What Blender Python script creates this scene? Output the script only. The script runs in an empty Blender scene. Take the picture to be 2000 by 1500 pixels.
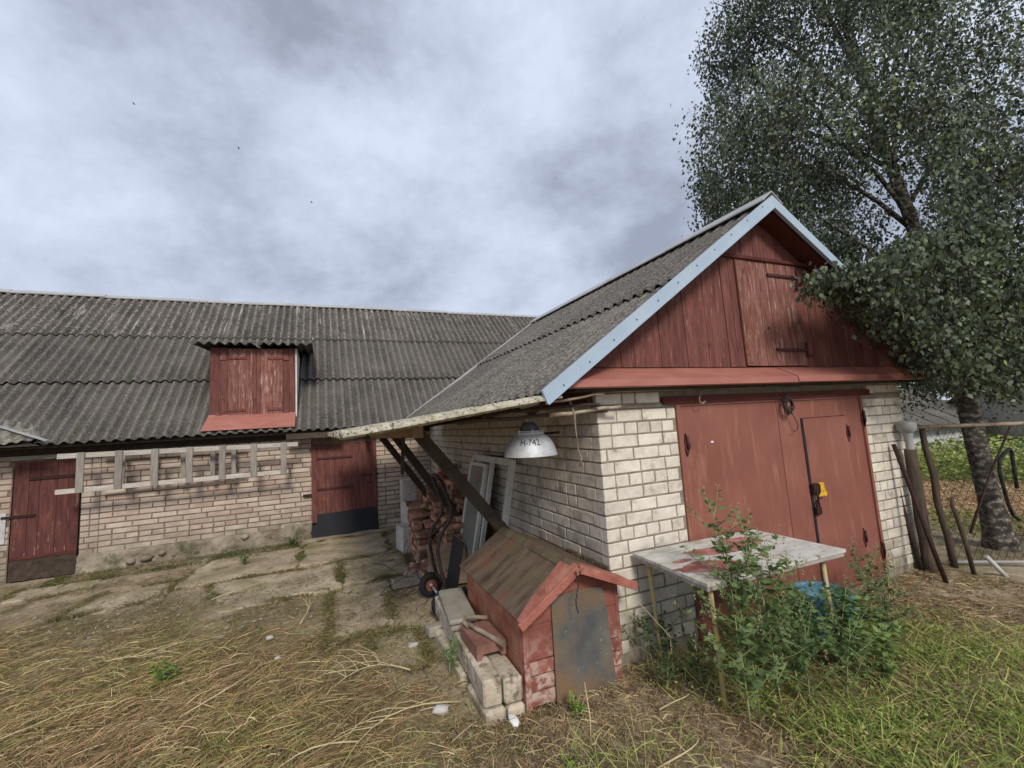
import bpy, math, random
import numpy as np
from mathutils import Vector, Matrix, noise as mnoise
R_ = random.Random(7)
scene = bpy.context.scene
COL = scene.collection
rad = math.radians
# ------------------------------------------------------------------ camera
CY_, CP_, CR_ = rad(22.46), rad(6.53), rad(-3.33)
CAMZ = 1.86
Fv = Vector((math.sin(CY_)*math.cos(CP_), math.cos(CY_)*math.cos(CP_), math.sin(CP_)))
Rv = Vector((math.cos(CY_), -math.sin(CY_), 0))
Uv = Rv.cross(Fv)
R2 = Rv*math.cos(CR_) + Uv*math.sin(CR_)
U2 = -Rv*math.sin(CR_) + Uv*math.cos(CR_)
cd = bpy.data.cameras.new("camera"); cam = bpy.data.objects.new("camera", cd); COL.objects.link(cam)
mw = Matrix((( R2.x, U2.x, -Fv.x, 0), (R2.y, U2.y, -Fv.y, 0), (R2.z, U2.z, -Fv.z, CAMZ), (0, 0, 0, 1)))
cam.matrix_world = mw
cd.sensor_fit = 'HORIZONTAL'; cd.sensor_width = 36; cd.lens = 839/2000*36
cd.shift_x = (1000-968.5)/2000; cd.shift_y = -(750-732.4)/2000
cd.clip_start = 0.05; cd.clip_end = 3000
scene.camera = cam
# ------------------------------------------------------------------ sky, sun, exposure
SUN_DIR = Vector((0.10, 0.78, -0.62)).normalized()      # direction the light travels
sun_el = math.asin(-SUN_DIR.z); sun_az = math.atan2(-SUN_DIR.x, -SUN_DIR.y)
w = bpy.data.worlds.new("World"); scene.world = w; w.use_nodes = True
nt = w.node_tree; N = nt.nodes; L = nt.links; N.clear()
out = N.new('ShaderNodeOutputWorld'); bg = N.new('ShaderNodeBackground'); L.new(bg.outputs[0], out.inputs[0])
bg.inputs['Strength'].default_value = 0.10
sky = N.new('ShaderNodeTexSky'); sky.sky_type = 'NISHITA'; sky.sun_disc = False
sky.sun_elevation = sun_el; sky.sun_rotation = sun_az
tc = N.new('ShaderNodeTexCoord'); sep = N.new('ShaderNodeSeparateXYZ'); L.new(tc.outputs['Generated'], sep.inputs[0])
def wm(op, a, b=None, c=None):
    n = N.new('ShaderNodeMath'); n.operation = op
    for i, v in enumerate((a, b, c)):
        if v is None: continue
        if isinstance(v, (int, float)): n.inputs[i].default_value = v
        else: L.new(v, n.inputs[i])
    return n.outputs[0]
zc = wm('ADD', wm('MAXIMUM', sep.outputs[2], 0.0), 0.34)
cx = wm('DIVIDE', sep.outputs[0], zc); cy = wm('DIVIDE', sep.outputs[1], zc)
comb = N.new('ShaderNodeCombineXYZ'); L.new(sep.outputs[0], comb.inputs[0]); L.new(sep.outputs[1], comb.inputs[1]); L.new(wm('MULTIPLY', sep.outputs[2], 1.45), comb.inputs[2])
def wnoise(scale, det, rough, dist, off):
    mp = N.new('ShaderNodeMapping'); mp.inputs['Location'].default_value = off
    L.new(comb.outputs[0], mp.inputs[0])
    n = N.new('ShaderNodeTexNoise'); n.inputs['Scale'].default_value = scale; n.inputs['Detail'].default_value = det
    n.inputs['Roughness'].default_value = rough; n.inputs['Distortion'].default_value = dist
    L.new(mp.outputs[0], n.inputs['Vector']); return n.outputs['Fac']
n1 = wnoise(2.3, 8, 0.46, 0.0, (5.1, 1.7, 0.6)); n2 = wnoise(6.5, 14, 0.66, 0.0, (7.3, 2.2, 4))
cl = wm('ADD', wm('MULTIPLY', n1, 0.66), wm('MULTIPLY', n2, 0.34))
ramp = N.new('ShaderNodeValToRGB'); L.new(cl, ramp.inputs[0])
cr = ramp.color_ramp; cr.elements[0].position = 0.345; cr.elements[0].color = (2.0, 2.2, 2.8, 1)
cr.elements[1].position = 0.60; cr.elements[1].color = (4.25, 4.65, 5.6, 1)
e = cr.elements.new(0.49); e.color = (3.4, 3.75, 4.6, 1)
# paler towards the horizon
hz = wm('MULTIPLY', wm('SUBTRACT', 1.0, wm('MINIMUM', wm('MULTIPLY', wm('MAXIMUM', sep.outputs[2], 0.0), 3.2), 1.0)), 0.45)
mxh = N.new('ShaderNodeMixRGB'); L.new(hz, mxh.inputs[0]); L.new(ramp.outputs[0], mxh.inputs[1]); mxh.inputs[2].default_value = (4.6, 5.05, 5.95, 1)
mx = N.new('ShaderNodeMixRGB'); mx.inputs[0].default_value = 0.93
L.new(sky.outputs[0], mx.inputs[1]); L.new(mxh.outputs[0], mx.inputs[2]); L.new(mx.outputs[0], bg.inputs[0])
sd = bpy.data.lights.new("sun", 'SUN'); sd.energy = 1.5; sd.angle = rad(13); sd.color = (1.0, 0.93, 0.82)
so = bpy.data.objects.new("sun", sd); COL.objects.link(so); so.location = (0, 0, 20)
so.rotation_euler = SUN_DIR.to_track_quat('-Z', 'Y').to_euler()
vs = scene.view_settings; vs.view_transform = 'Standard'; vs.look = 'None'; vs.gamma = 1; vs.exposure = 0.80
try: vs.use_curve_mapping = False
except Exception: pass

# ------------------------------------------------------------------ materials
MATS = {}
def M(name, cols, ns=6.0, det=7, stretch=(1, 1, 1), rough=0.85, bump=0.25, bs=40, metal=0.0, spec=0.3,
      wear=None, wear2=None, rnd=0.0, attr=False, local=False, trans=0.0, bdist=0.01, bstretch=None, crest=None):
    """cols: list of (pos,(r,g,b)); wear: (color, scale, lo, hi, stretch)"""
    m = bpy.data.materials.new(name); m.use_nodes = True
    t = m.node_tree; n = t.nodes; l = t.links
    p = n['Principled BSDF']; p.inputs['Roughness'].default_value = rough; p.inputs['Metallic'].default_value = metal
    p.inputs['Specular IOR Level'].default_value = spec
    if local:
        c = n.new('ShaderNodeTexCoord').outputs['Object']
    else:
        c = n.new('ShaderNodeNewGeometry').outputs['Position']
    oi = n.new('ShaderNodeObjectInfo')
    va = n.new('ShaderNodeVectorMath'); va.operation = 'MULTIPLY_ADD'
    cv = n.new('ShaderNodeCombineXYZ'); 
    for i in range(3): l.new(oi.outputs['Random'], cv.inputs[i])
    l.new(cv.outputs[0], va.inputs[0]); va.inputs[1].default_value = (9.1, 13.7, 5.3); l.new(c, va.inputs[2])
    c = va.outputs[0]
    def nz(scale, d, st, rg=0.6, dist=0.0):
        mp = n.new('ShaderNodeMapping'); mp.inputs['Scale'].default_value = st; l.new(c, mp.inputs[0])
        x = n.new('ShaderNodeTexNoise'); x.inputs['Scale'].default_value = scale; x.inputs['Detail'].default_value = d
        x.inputs['Roughness'].default_value = rg; x.inputs['Distortion'].default_value = dist
        l.new(mp.outputs[0], x.inputs['Vector']); return x.outputs['Fac']
    r = n.new('ShaderNodeValToRGB'); l.new(nz(ns, det, stretch), r.inputs[0])
    el = r.color_ramp.elements
    while len(el) < len(cols): el.new(0.5)
    for i, (ps, co) in enumerate(cols): el[i].position = ps; el[i].color = (*co, 1)
    colr = r.outputs[0]
    for wr in (wear, wear2):
        if not wr: continue
        co, sc, lo, hi, st = wr[:5]
        mr = n.new('ShaderNodeMapRange'); mr.inputs['From Min'].default_value = lo; mr.inputs['From Max'].default_value = hi
        l.new(nz(sc, 6, st, 0.65), mr.inputs[0]); f = mr.outputs[0]
        if len(wr) > 5:     # limited in height: (zmin full, zmax none)
            g = n.new('ShaderNodeNewGeometry'); sp = n.new('ShaderNodeSeparateXYZ'); l.new(g.outputs['Position'], sp.inputs[0])
            m2 = n.new('ShaderNodeMapRange'); m2.inputs['From Min'].default_value = wr[5][1]; m2.inputs['From Max'].default_value = wr[5][0]
            l.new(sp.outputs[2], m2.inputs[0])
            mm = n.new('ShaderNodeMath'); mm.operation = 'MULTIPLY'; l.new(f, mm.inputs[0]); l.new(m2.outputs[0], mm.inputs[1]); f = mm.outputs[0]
        x = n.new('ShaderNodeMixRGB'); l.new(f, x.inputs[0]); l.new(colr, x.inputs[1]); x.inputs[2].default_value = (*co, 1); colr = x.outputs[0]
    if crest:   # lichen on the wave crests, also painting in the waves' light and shade: attribute 'crest' 0..1
        at = n.new('ShaderNodeAttribute'); at.attribute_name = 'crest'
        co, sc, lo, hi = crest
        mr = n.new('ShaderNodeMapRange'); mr.inputs['From Min'].default_value = lo; mr.inputs['From Max'].default_value = hi
        ad = n.new('ShaderNodeMath'); ad.operation = 'MULTIPLY_ADD'; l.new(at.outputs['Fac'], ad.inputs[0]); ad.inputs[1].default_value = 0.16
        l.new(nz(sc, 5, (1, 1, 1), 0.7), ad.inputs[2]); l.new(ad.outputs[0], mr.inputs[0])
        x = n.new('ShaderNodeMixRGB'); l.new(mr.outputs[0], x.inputs[0]); l.new(colr, x.inputs[1]); x.inputs[2].default_value = (*co, 1); colr = x.outputs[0]
    if attr:
        at = n.new('ShaderNodeAttribute'); at.attribute_name = 'Col'
        x = n.new('ShaderNodeMixRGB'); x.blend_type = 'MULTIPLY'; x.inputs[0].default_value = 1; l.new(colr, x.inputs[1]); l.new(at.outputs['Color'], x.inputs[2]); colr = x.outputs[0]
    if rnd:
        mr = n.new('ShaderNodeMapRange'); mr.inputs['To Min'].default_value = 1-rnd; mr.inputs['To Max'].default_value = 1+rnd
        l.new(oi.outputs['Random'], mr.inputs[0])
        x = n.new('ShaderNodeMixRGB'); x.blend_type = 'MULTIPLY'; x.inputs[0].default_value = 1; l.new(colr, x.inputs[1]); l.new(mr.outputs[0], x.inputs[2]); colr = x.outputs[0]
    l.new(colr, p.inputs['Base Color'])
    if bump:
        b = n.new('ShaderNodeBump'); b.inputs['Strength'].default_value = bump; b.inputs['Distance'].default_value = bdist
        l.new(nz(bs, 5, bstretch or stretch), b.inputs['Height']); l.new(b.outputs[0], p.inputs['Normal'])
    if trans:
        o = n['Material Output']; tr = n.new('ShaderNodeBsdfTranslucent'); l.new(colr, tr.inputs[0])
        ms = n.new('ShaderNodeMixShader'); ms.inputs[0].default_value = trans
        l.new(p.outputs[0], ms.inputs[1]); l.new(tr.outputs[0], ms.inputs[2]); l.new(ms.outputs[0], o.inputs[0])
    MATS[name] = m; return m
S1 = (1, 1, 1)
M('silicate_brick', [(.3, (.52, .465, .39)), (.5, (.65, .60, .515)), (.7, (.72, .67, .585))], ns=9, rnd=.10, bump=.5, bs=70, bdist=.004,
  wear=((.27, .22, .17), 5, .56, .74, S1), wear2=((.24, .21, .14), 3.2, .38, .60, S1, (.1, .75)))
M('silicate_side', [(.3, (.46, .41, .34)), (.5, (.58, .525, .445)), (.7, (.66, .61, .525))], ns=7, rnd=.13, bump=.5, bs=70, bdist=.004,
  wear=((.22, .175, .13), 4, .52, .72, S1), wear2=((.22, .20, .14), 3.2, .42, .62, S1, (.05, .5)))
M('lichen_grey', [(.3, (.10, .09, .075)), (.5, (.19, .175, .145)), (.72, (.34, .31, .26))], ns=12, det=9, bump=.9, bs=60, bdist=.006, rough=.95)
M('barn_brick', [(.3, (.40, .31, .26)), (.5, (.52, .43, .36)), (.68, (.60, .52, .44))], ns=3.2, rnd=.13, bump=.6, bs=60, bdist=.004,
  wear=((.42, .29, .225), 1.3, .50, .68, S1), wear2=((.20, .19, .125), 2.0, .36, .60, S1, (.1, .75)))
M('mortar_pale', [(.35, (.19, .16, .12)), (.65, (.29, .25, .195))], ns=14, bump=.6, bs=90, bdist=.004)
M('mortar_barn', [(.35, (.13, .092, .068)), (.65, (.24, .18, .135))], ns=10, bump=.6, bs=90, bdist=.004)
M('plinth_render', [(.3, (.14, .11, .08)), (.5, (.26, .215, .16)), (.7, (.40, .34, .27))], ns=3.2, bump=.9, bs=25, bdist=.02,
  wear=((.08, .085, .04), 3, .52, .66, S1), wear2=((.07, .06, .045), 8, .60, .68, S1))
M('white_render', [(.3, (.42, .41, .41)), (.7, (.62, .61, .61))], ns=4, bump=.4, bs=30, wear=((.12, .11, .10), 3, .55, .66, S1))
M('asbestos_sheet', [(.3, (.045, .039, .034)), (.48, (.076, .066, .058)), (.72, (.118, .104, .092))], ns=1.6, det=9, rnd=.13, bump=.6, bs=70, bdist=.006, rough=.95,
  wear=((.30, .28, .25), 44, .59, .67, S1), crest=((.24, .222, .195), 36, .56, .84), wear2=((.055, .062, .035), 2.4, .56, .70, S1))
M('asbestos_top', [(.3, (.042, .036, .031)), (.48, (.072, .062, .054)), (.72, (.118, .104, .092))], ns=2.2, det=9, rnd=.10, bump=.8, bs=55, bdist=.006, rough=.95,
  wear=((.30, .28, .25), 44, .59, .67, S1), wear2=((.42, .39, .34), 6.5, .60, .70, (1.6, .13, .13)), crest=((.30, .28, .245), 24, .59, .79))
M('lichen_sheet', [(.3, (.20, .185, .13)), (.5, (.40, .37, .28)), (.72, (.56, .52, .42))], ns=16, det=9, bump=.9, bs=60, bdist=.006, rough=.95,
  wear=((.45, .29, .07), 9, .60, .68, S1), wear2=((.07, .06, .05), 45, .54, .62, S1))
red1 = [(.3, (.095, .034, .028)), (.5, (.155, .055, .045)), (.7, (.21, .085, .070))]
M('red_plank', red1, ns=5, stretch=(6, 6, .7), rnd=.16, bump=.5, bs=26, bstretch=(7, 7, .5), rough=.75,
  wear=((.40, .215, .17), 7, .60, .76, (5, 5, .8)), wear2=((.075, .018, .015), 5, .62, .70, (2.2, 2.2, 1.2)))
M('red_plank_worn', [(.3, (.13, .045, .036)), (.5, (.21, .085, .066)), (.7, (.29, .14, .115))], ns=5, stretch=(6, 6, .7), rnd=.16, bump=.6, bs=26, bstretch=(7, 7, .5), rough=.8,
  wear=((.47, .33, .27), 6, .54, .70, (6, 6, .8)), wear2=((.09, .025, .02), 6, .62, .70, (2.2, 2.2, 1.2)))
M('red_door_old', [(.3, (.065, .023, .022)), (.5, (.105, .036, .032)), (.7, (.15, .055, .046))], ns=4, stretch=(6, 6, .8), rnd=.12, bump=.5, bs=26, bstretch=(7, 7, .5), rough=.8,
  wear=((.42, .29, .22), 5, .59, .72, (4, 4, 1), (.3, 1.5)), wear2=((.045, .03, .028), 4, .48, .6, S1, (.1, .4)))
M('red_steel', [(.3, (.20, .070, .050)), (.5, (.24, .087, .063)), (.7, (.28, .108, .080))], ns=1.5, bump=.25, bs=2.2, bdist=.02, rough=.5, spec=.4,
  wear=((.36, .17, .125), 4, .54, .80, (3, 3, .5)), wear2=((.15, .055, .035), 4, .36, .62, (1.5, 1.5, .8), (0.0, .55)))
M('red_sheet_metal', [(.3, (.30, .105, .08)), (.7, (.40, .165, .13))], ns=3, stretch=(1, 3, 3), bump=.1, bs=12, rough=.45, spec=.5,
  wear=((.30, .20, .12), 6, .58, .75, (1, 4, 1)))
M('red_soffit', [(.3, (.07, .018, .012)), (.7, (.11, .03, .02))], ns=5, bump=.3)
M('kennel_red', [(.3, (.19, .062, .047)), (.6, (.28, .10, .075)), (.75, (.34, .14, .11))], ns=7, rnd=.08, bump=.4, bs=40, rough=.75,
  wear=((.50, .38, .31), 13, .44, .58, (1, 1, 1), (.14, .48)), wear2=((.45, .30, .23), 15, .68, .74, S1))
M('kennel_side', [(.3, (.20, .065, .042)), (.5, (.33, .12, .075)), (.7, (.44, .23, .14))], ns=5, rnd=.06, bump=.4, bs=40, rough=.75,
  wear=((.40, .28, .16), 3.5, .55, .75, (1, 1, .6)), wear2=((.16, .12, .07), 5, .50, .70, S1, (.1, .5)))
M('kennel_roof', [(.3, (.065, .043, .033)), (.5, (.125, .088, .062)), (.7, (.185, .14, .10))], ns=4.5, stretch=(.8, 2.2, .8), bump=.45, bs=50, rough=.7,
  wear=((.24, .085, .06), 2.2, .54, .70, (.7, 1.3, 1)), wear2=((.13, .13, .06), 4, .52, .72, S1))
M('kennel_trim', [(.3, (.26, .085, .06)), (.5, (.38, .14, .105)), (.7, (.48, .22, .165))], ns=6, bump=.4, bs=40, rough=.7, wear=((.17, .09, .06), 8, .54, .68, S1), wear2=((.60, .5, .42), 22, .68, .72, S1))
M('flap_slate', [(.3, (.065, .072, .078)), (.5, (.115, .115, .108)), (.7, (.18, .16, .13))], ns=4, bump=.4, bs=60, rough=.8,
  wear=((.20, .125, .07), 3, .46, .68, S1), wear2=((.30, .28, .24), 22, .64, .70, S1))
M('blue_board', [(.3, (.33, .42, .52)), (.7, (.41, .50, .59))], ns=3, bump=.1, bs=20, rough=.5, wear=((.14, .17, .2), 24, .70, .74, S1))
M('ridge_metal', [(.3, (.30, .305, .30)), (.7, (.44, .44, .43))], ns=4, bump=.1, rough=.5, wear=((.3, .27, .22), 6, .58, .75, S1))
M('grey_wood', [(.3, (.22, .19, .16)), (.6, (.37, .335, .29)), (.75, (.46, .42, .37))], ns=6, stretch=(.8, 7, 7), rnd=.1, bump=.5, bs=30, rough=.9, wear=((.15, .12, .1), 8, .62, .75, (1, 5, 5)))
M('pale_rail', [(.3, (.36, .32, .28)), (.6, (.52, .48, .43)), (.75, (.62, .58, .52))], ns=6, stretch=(.8, 7, 7), rnd=.1, bump=.5, bs=30, rough=.9, wear=((.2, .17, .14), 8, .62, .75, (1, 5, 5)))
M('grey_wood_z', [(.3, (.20, .175, .15)), (.6, (.31, .285, .25)), (.75, (.38, .355, .31))], ns=6, stretch=(7, 7, .8), rnd=.1, bump=.5, bs=30, rough=.9, wear=((.13, .11, .09), 8, .62, .75, (5, 5, 1)))
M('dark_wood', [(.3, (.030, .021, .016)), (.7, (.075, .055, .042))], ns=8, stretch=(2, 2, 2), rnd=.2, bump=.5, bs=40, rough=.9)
M('brace_wood', [(.3, (.045, .032, .024)), (.7, (.10, .075, .056))], ns=6, rnd=.1, bump=.4, bs=30, rough=.85)
M('tan_wood', [(.3, (.26, .175, .11)), (.7, (.40, .29, .19))], ns=5, stretch=(1, .5, 6), bump=.4, bs=30, rough=.85, wear=((.25, .10, .06), 3, .55, .7, S1))
M('post_wood', [(.3, (.05, .036, .028)), (.7, (.12, .09, .066))], ns=6, stretch=(6, 6, .8), bump=.7, bs=26, bstretch=(6, 6, .7), rough=.95)
M('stick_bark', [(.3, (.14, .10, .07)), (.7, (.40, .33, .25))], ns=9, bump=.5, bs=40, rough=.9)
M('black_rubber', [(.3, (.010, .011, .014)), (.7, (.020, .022, .026))], ns=5, bump=.3, bs=40, rough=.7)
M('black_sheet', [(.3, (.014, .016, .021)), (.7, (.024, .026, .032))], ns=2, bump=.1, bs=10, rough=.6)
M('dark_iron', [(.3, (.022, .013, .012)), (.7, (.060, .028, .022))], ns=20, bump=.3, bs=60, rough=.7, metal=.3)
M('maroon_iron', [(.3, (.05, .018, .02)), (.7, (.09, .03, .03))], ns=20, bump=.3, bs=60, rough=.6)
M('rust_pipe', [(.3, (.035, .028, .028)), (.7, (.085, .065, .06))], ns=14, bump=.3, bs=60, rough=.55, metal=.4)
M('split_wood', [(.3, (.20, .15, .10)), (.6, (.46, .38, .28)), (.75, (.6, .52, .4))], ns=7, stretch=(2, 6, 6), bump=.5, bs=40, rough=.9)
M('steel', [(.3, (.45, .44, .43)), (.7, (.6, .59, .57))], ns=14, bump=.1, rough=.45, metal=.25)
M('lamp_enamel', [(.3, (.38, .40, .43)), (.7, (.62, .63, .65))], ns=9, bump=.5, bs=12, rough=.55, metal=.35, spec=.4, wear=((.09, .09, .10), 55, .645, .67, (1, 1, .45)))
M('lamp_dark', [(.3, (.10, .10, .11)), (.7, (.18, .18, .19))], ns=9, bump=.1, rough=.5, metal=.3)
M('ink', [(.3, (.02, .02, .03)), (.7, (.04, .04, .05))], bump=0)
M('white_frame', [(.3, (.56, .56, .51)), (.7, (.74, .74, .69))], ns=6, bump=.15, bs=40, rough=.55, wear=((.30, .27, .22), 7, .60, .75, S1))
M('concrete_slab', [(.3, (.20, .155, .10)), (.5, (.36, .295, .20)), (.7, (.54, .46, .33))], ns=3.0, bump=.6, bs=50, bdist=.006, rough=.95,
  wear=((.20, .17, .075), 1.6, .50, .68, S1), wear2=((.14, .10, .06), 6, .58, .66, S1))
M('paver', [(.3, (.22, .205, .165)), (.7, (.36, .335, .28))], ns=7, bump=.5, bs=70, bdist=.004, wear=((.30, .28, .09), 5, .62, .75, S1))
M('cream_block', [(.3, (.36, .30, .22)), (.5, (.50, .43, .33)), (.7, (.62, .55, .44))], ns=5, rnd=.10, bump=1.0, bs=38, bdist=.012, wear=((.22, .20, .09), 4, .50, .66, S1), wear2=((.20, .155, .10), 9, .54, .66, S1))
M('white_block', [(.3, (.36, .34, .31)), (.7, (.60, .58, .54))], ns=6, rnd=.06, bump=.4, bs=50, bdist=.004, wear=((.20, .16, .12), 5, .58, .72, S1))
M('terracotta', [(.3, (.17, .075, .058)), (.7, (.29, .15, .115))], ns=7, rnd=.1, bump=.5, bs=70, bdist=.003, wear=((.36, .27, .22), 8, .62, .75, S1))
M('old_brick', [(.3, (.17, .075, .045)), (.5, (.33, .165, .105)), (.7, (.46, .31, .21))], ns=6, rnd=.45, bump=.7, bs=60, bdist=.004, wear=((.47, .40, .32), 12, .54, .66, S1))
M('table_paint', [(.3, (.42, .41, .37)), (.5, (.54, .53, .49)), (.7, (.64, .63, .58))], ns=6, stretch=(1, 3, 1), bump=.6, bs=40, bdist=.005, rough=.85, wear=((.33, .28, .19), 3, .50, .70, (1, 2.5, 1)), wear2=((.25, .20, .15), 14, .62, .68, S1))
M('table_red', [(.3, (.23, .075, .062)), (.5, (.34, .13, .11)), (.7, (.48, .28, .24))], ns=14, det=9, bump=.6, bs=60, rough=.85, wear=((.50, .47, .42), 20, .60, .68, S1))
M('yellow_pole', [(.3, (.42, .36, .24)), (.7, (.55, .40, .10))], ns=5, bump=.3, bs=60, rough=.6, wear=((.38, .36, .32), 9, .5, .6, S1))
M('blue_plastic', [(.3, (.045, .14, .22)), (.7, (.085, .23, .33))], ns=3, bump=.1, rough=.4, spec=.5)
M('yellow_cloth', [(.3, (.55, .30, .02)), (.7, (.75, .48, .05))], ns=12, bump=.3)
M('white_cloth', [(.3, (.65, .65, .66)), (.7, (.8, .8, .8))], ns=12, bump=.3)
M('grey_plastic', [(.3, (.25, .25, .25)), (.7, (.40, .40, .39))], ns=6, bump=.2, bs=20, rough=.4)
M('birch_bark', [(.3, (.030, .026, .022)), (.5, (.10, .088, .072)), (.60, (.32, .29, .25))], ns=9, stretch=(1.4, 1.4, 2.2), bump=1.0, bs=20, bdist=.03, rough=.95)
M('leaf_tree', [(.3, (.60, .60, .60)), (.7, (1.1, 1.1, 1.1))], ns=1.3, attr=True, bump=0, rough=.50, spec=.45, trans=.22)
M('leaf_weed', [(.3, (.8, .8, .8)), (.7, (1.1, 1.1, 1.1))], ns=4, attr=True, bump=0, rough=.6, trans=.25)
M('straw', [(.3, (.8, .8, .8)), (.7, (1.15, 1.1, 1.0))], ns=5, attr=True, bump=0, rough=.8, trans=.1)
M('glass_grey', [(.3, (.20, .215, .19)), (.7, (.26, .275, .25))], ns=1.2, bump=0, rough=.12, spec=.5)
M('white_pipe', [(.3, (.40, .39, .37)), (.7, (.55, .54, .52))], ns=8, bump=.1)
M('wood_dark_red', [(.3, (.07, .018, .014)), (.7, (.13, .035, .027))], ns=5, stretch=(.8, 6, 6), bump=.4, bs=30)

def ground_mat():
    m = bpy.data.materials.new('ground_soil'); m.use_nodes = True
    t = m.node_tree; n = t.nodes; l = t.links; p = n['Principled BSDF']; p.inputs['Roughness'].default_value = .95; p.inputs['Specular IOR Level'].default_value = .15
    g = n.new('ShaderNodeNewGeometry').outputs['Position']
    def nz(s, d=8, rg=.6, off=(0, 0, 0)):
        mp = n.new('ShaderNodeMapping'); mp.inputs['Location'].default_value = off; l.new(g, mp.inputs[0])
        x = n.new('ShaderNodeTexNoise'); x.inputs['Scale'].default_value = s; x.inputs['Detail'].default_value = d; x.inputs['Roughness'].default_value = rg
        l.new(mp.outputs[0], x.inputs[0]); return x.outputs[0]
    def rmp(f, cols):
        r = n.new('ShaderNodeValToRGB'); l.new(f, r.inputs[0]); el = r.color_ramp.elements
        while len(el) < len(cols): el.new(.5)
        for i, (a, c) in enumerate(cols): el[i].position = a; el[i].color = (*c, 1) if not isinstance(c, (int, float)) else (c, c, c, 1)
        return r.outputs[0]
    def mix(f, a, b):
        x = n.new('ShaderNodeMixRGB'); l.new(f, x.inputs[0]); l.new(a, x.inputs[1])
        if isinstance(b, tuple): x.inputs[2].default_value = (*b, 1)
        else: l.new(b, x.inputs[2])
        return x.outputs[0]
    soil = rmp(nz(9, 10, .7), [(.3, (.10, .068, .042)), (.48, (.22, .16, .10)), (.60, (.34, .265, .17)), (.70, (.47, .39, .27))])
    dust = rmp(nz(30, 8, .7, (4, 2, 1)), [(.35, (.24, .18, .115)), (.6, (.50, .41, .28))])
    c = mix(rmp(nz(1.0, 5, .6, (9, 1, 0)), [(.42, 0.0), (.54, .85)]), soil, dust)
    moss = rmp(nz(16, 7, .7, (1, 7, 0)), [(.35, (.040, .048, .018)), (.6, (.11, .125, .045))])
    c = mix(rmp(nz(1.5, 7, .65, (5, 5, 0)), [(.50, 0.0), (.62, .75)]), c, moss)
    at0 = n.new('ShaderNodeAttribute'); at0.attribute_name = 'sand'
    c = mix(rmp(nz(3.2, 8, .7, (2, 8, 0)), [(.44, 0.0), (.52, .9)]), c, c) if False else c
    ml = n.new('ShaderNodeMath'); ml.operation = 'MULTIPLY'; l.new(at0.outputs['Fac'], ml.inputs[0]); l.new(rmp(nz(2.6, 9, .72, (2, 8, 0)), [(.40, 0.0), (.52, 1.0)]), ml.inputs[1])
    c = mix(ml.outputs[0], c, rmp(nz(22, 8, .7, (4, 2, 1)), [(.35, (.40, .32, .215)), (.6, (.62, .53, .38))]))
    ah = n.new('ShaderNodeAttribute'); ah.attribute_name = 'mat'
    mh = n.new('ShaderNodeMath'); mh.operation = 'MULTIPLY'; l.new(ah.outputs['Fac'], mh.inputs[0]); l.new(rmp(nz(1.7, 7, .65, (3, 3, 0)), [(.36, .25), (.55, .95)]), mh.inputs[1])
    c = mix(mh.outputs[0], c, rmp(nz(20, 8, .75, (1, 3, 0)), [(.34, (.055, .042, .020)), (.50, (.16, .13, .06)), (.64, (.32, .25, .13))]))
    at = n.new('ShaderNodeAttribute'); at.attribute_name = 'litter'
    c = mix(at.outputs['Fac'], c, rmp(nz(5, 8, .7), [(.35, (.20, .11, .05)), (.6, (.42, .27, .13))]))
    at2 = n.new('ShaderNodeAttribute'); at2.attribute_name = 'lawn'
    c = mix(at2.outputs['Fac'], c, rmp(nz(4, 8, .7), [(.35, (.10, .125, .03)), (.6, (.20, .235, .06))]))
    l.new(c, p.inputs['Base Color'])
    b = n.new('ShaderNodeBump'); b.inputs['Strength'].default_value = .8; b.inputs['Distance'].default_value = .02
    l.new(nz(28, 8, .75), b.inputs['Height']); l.new(b.outputs[0], p.inputs['Normal'])
    MATS['ground_soil'] = m
ground_mat()

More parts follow.
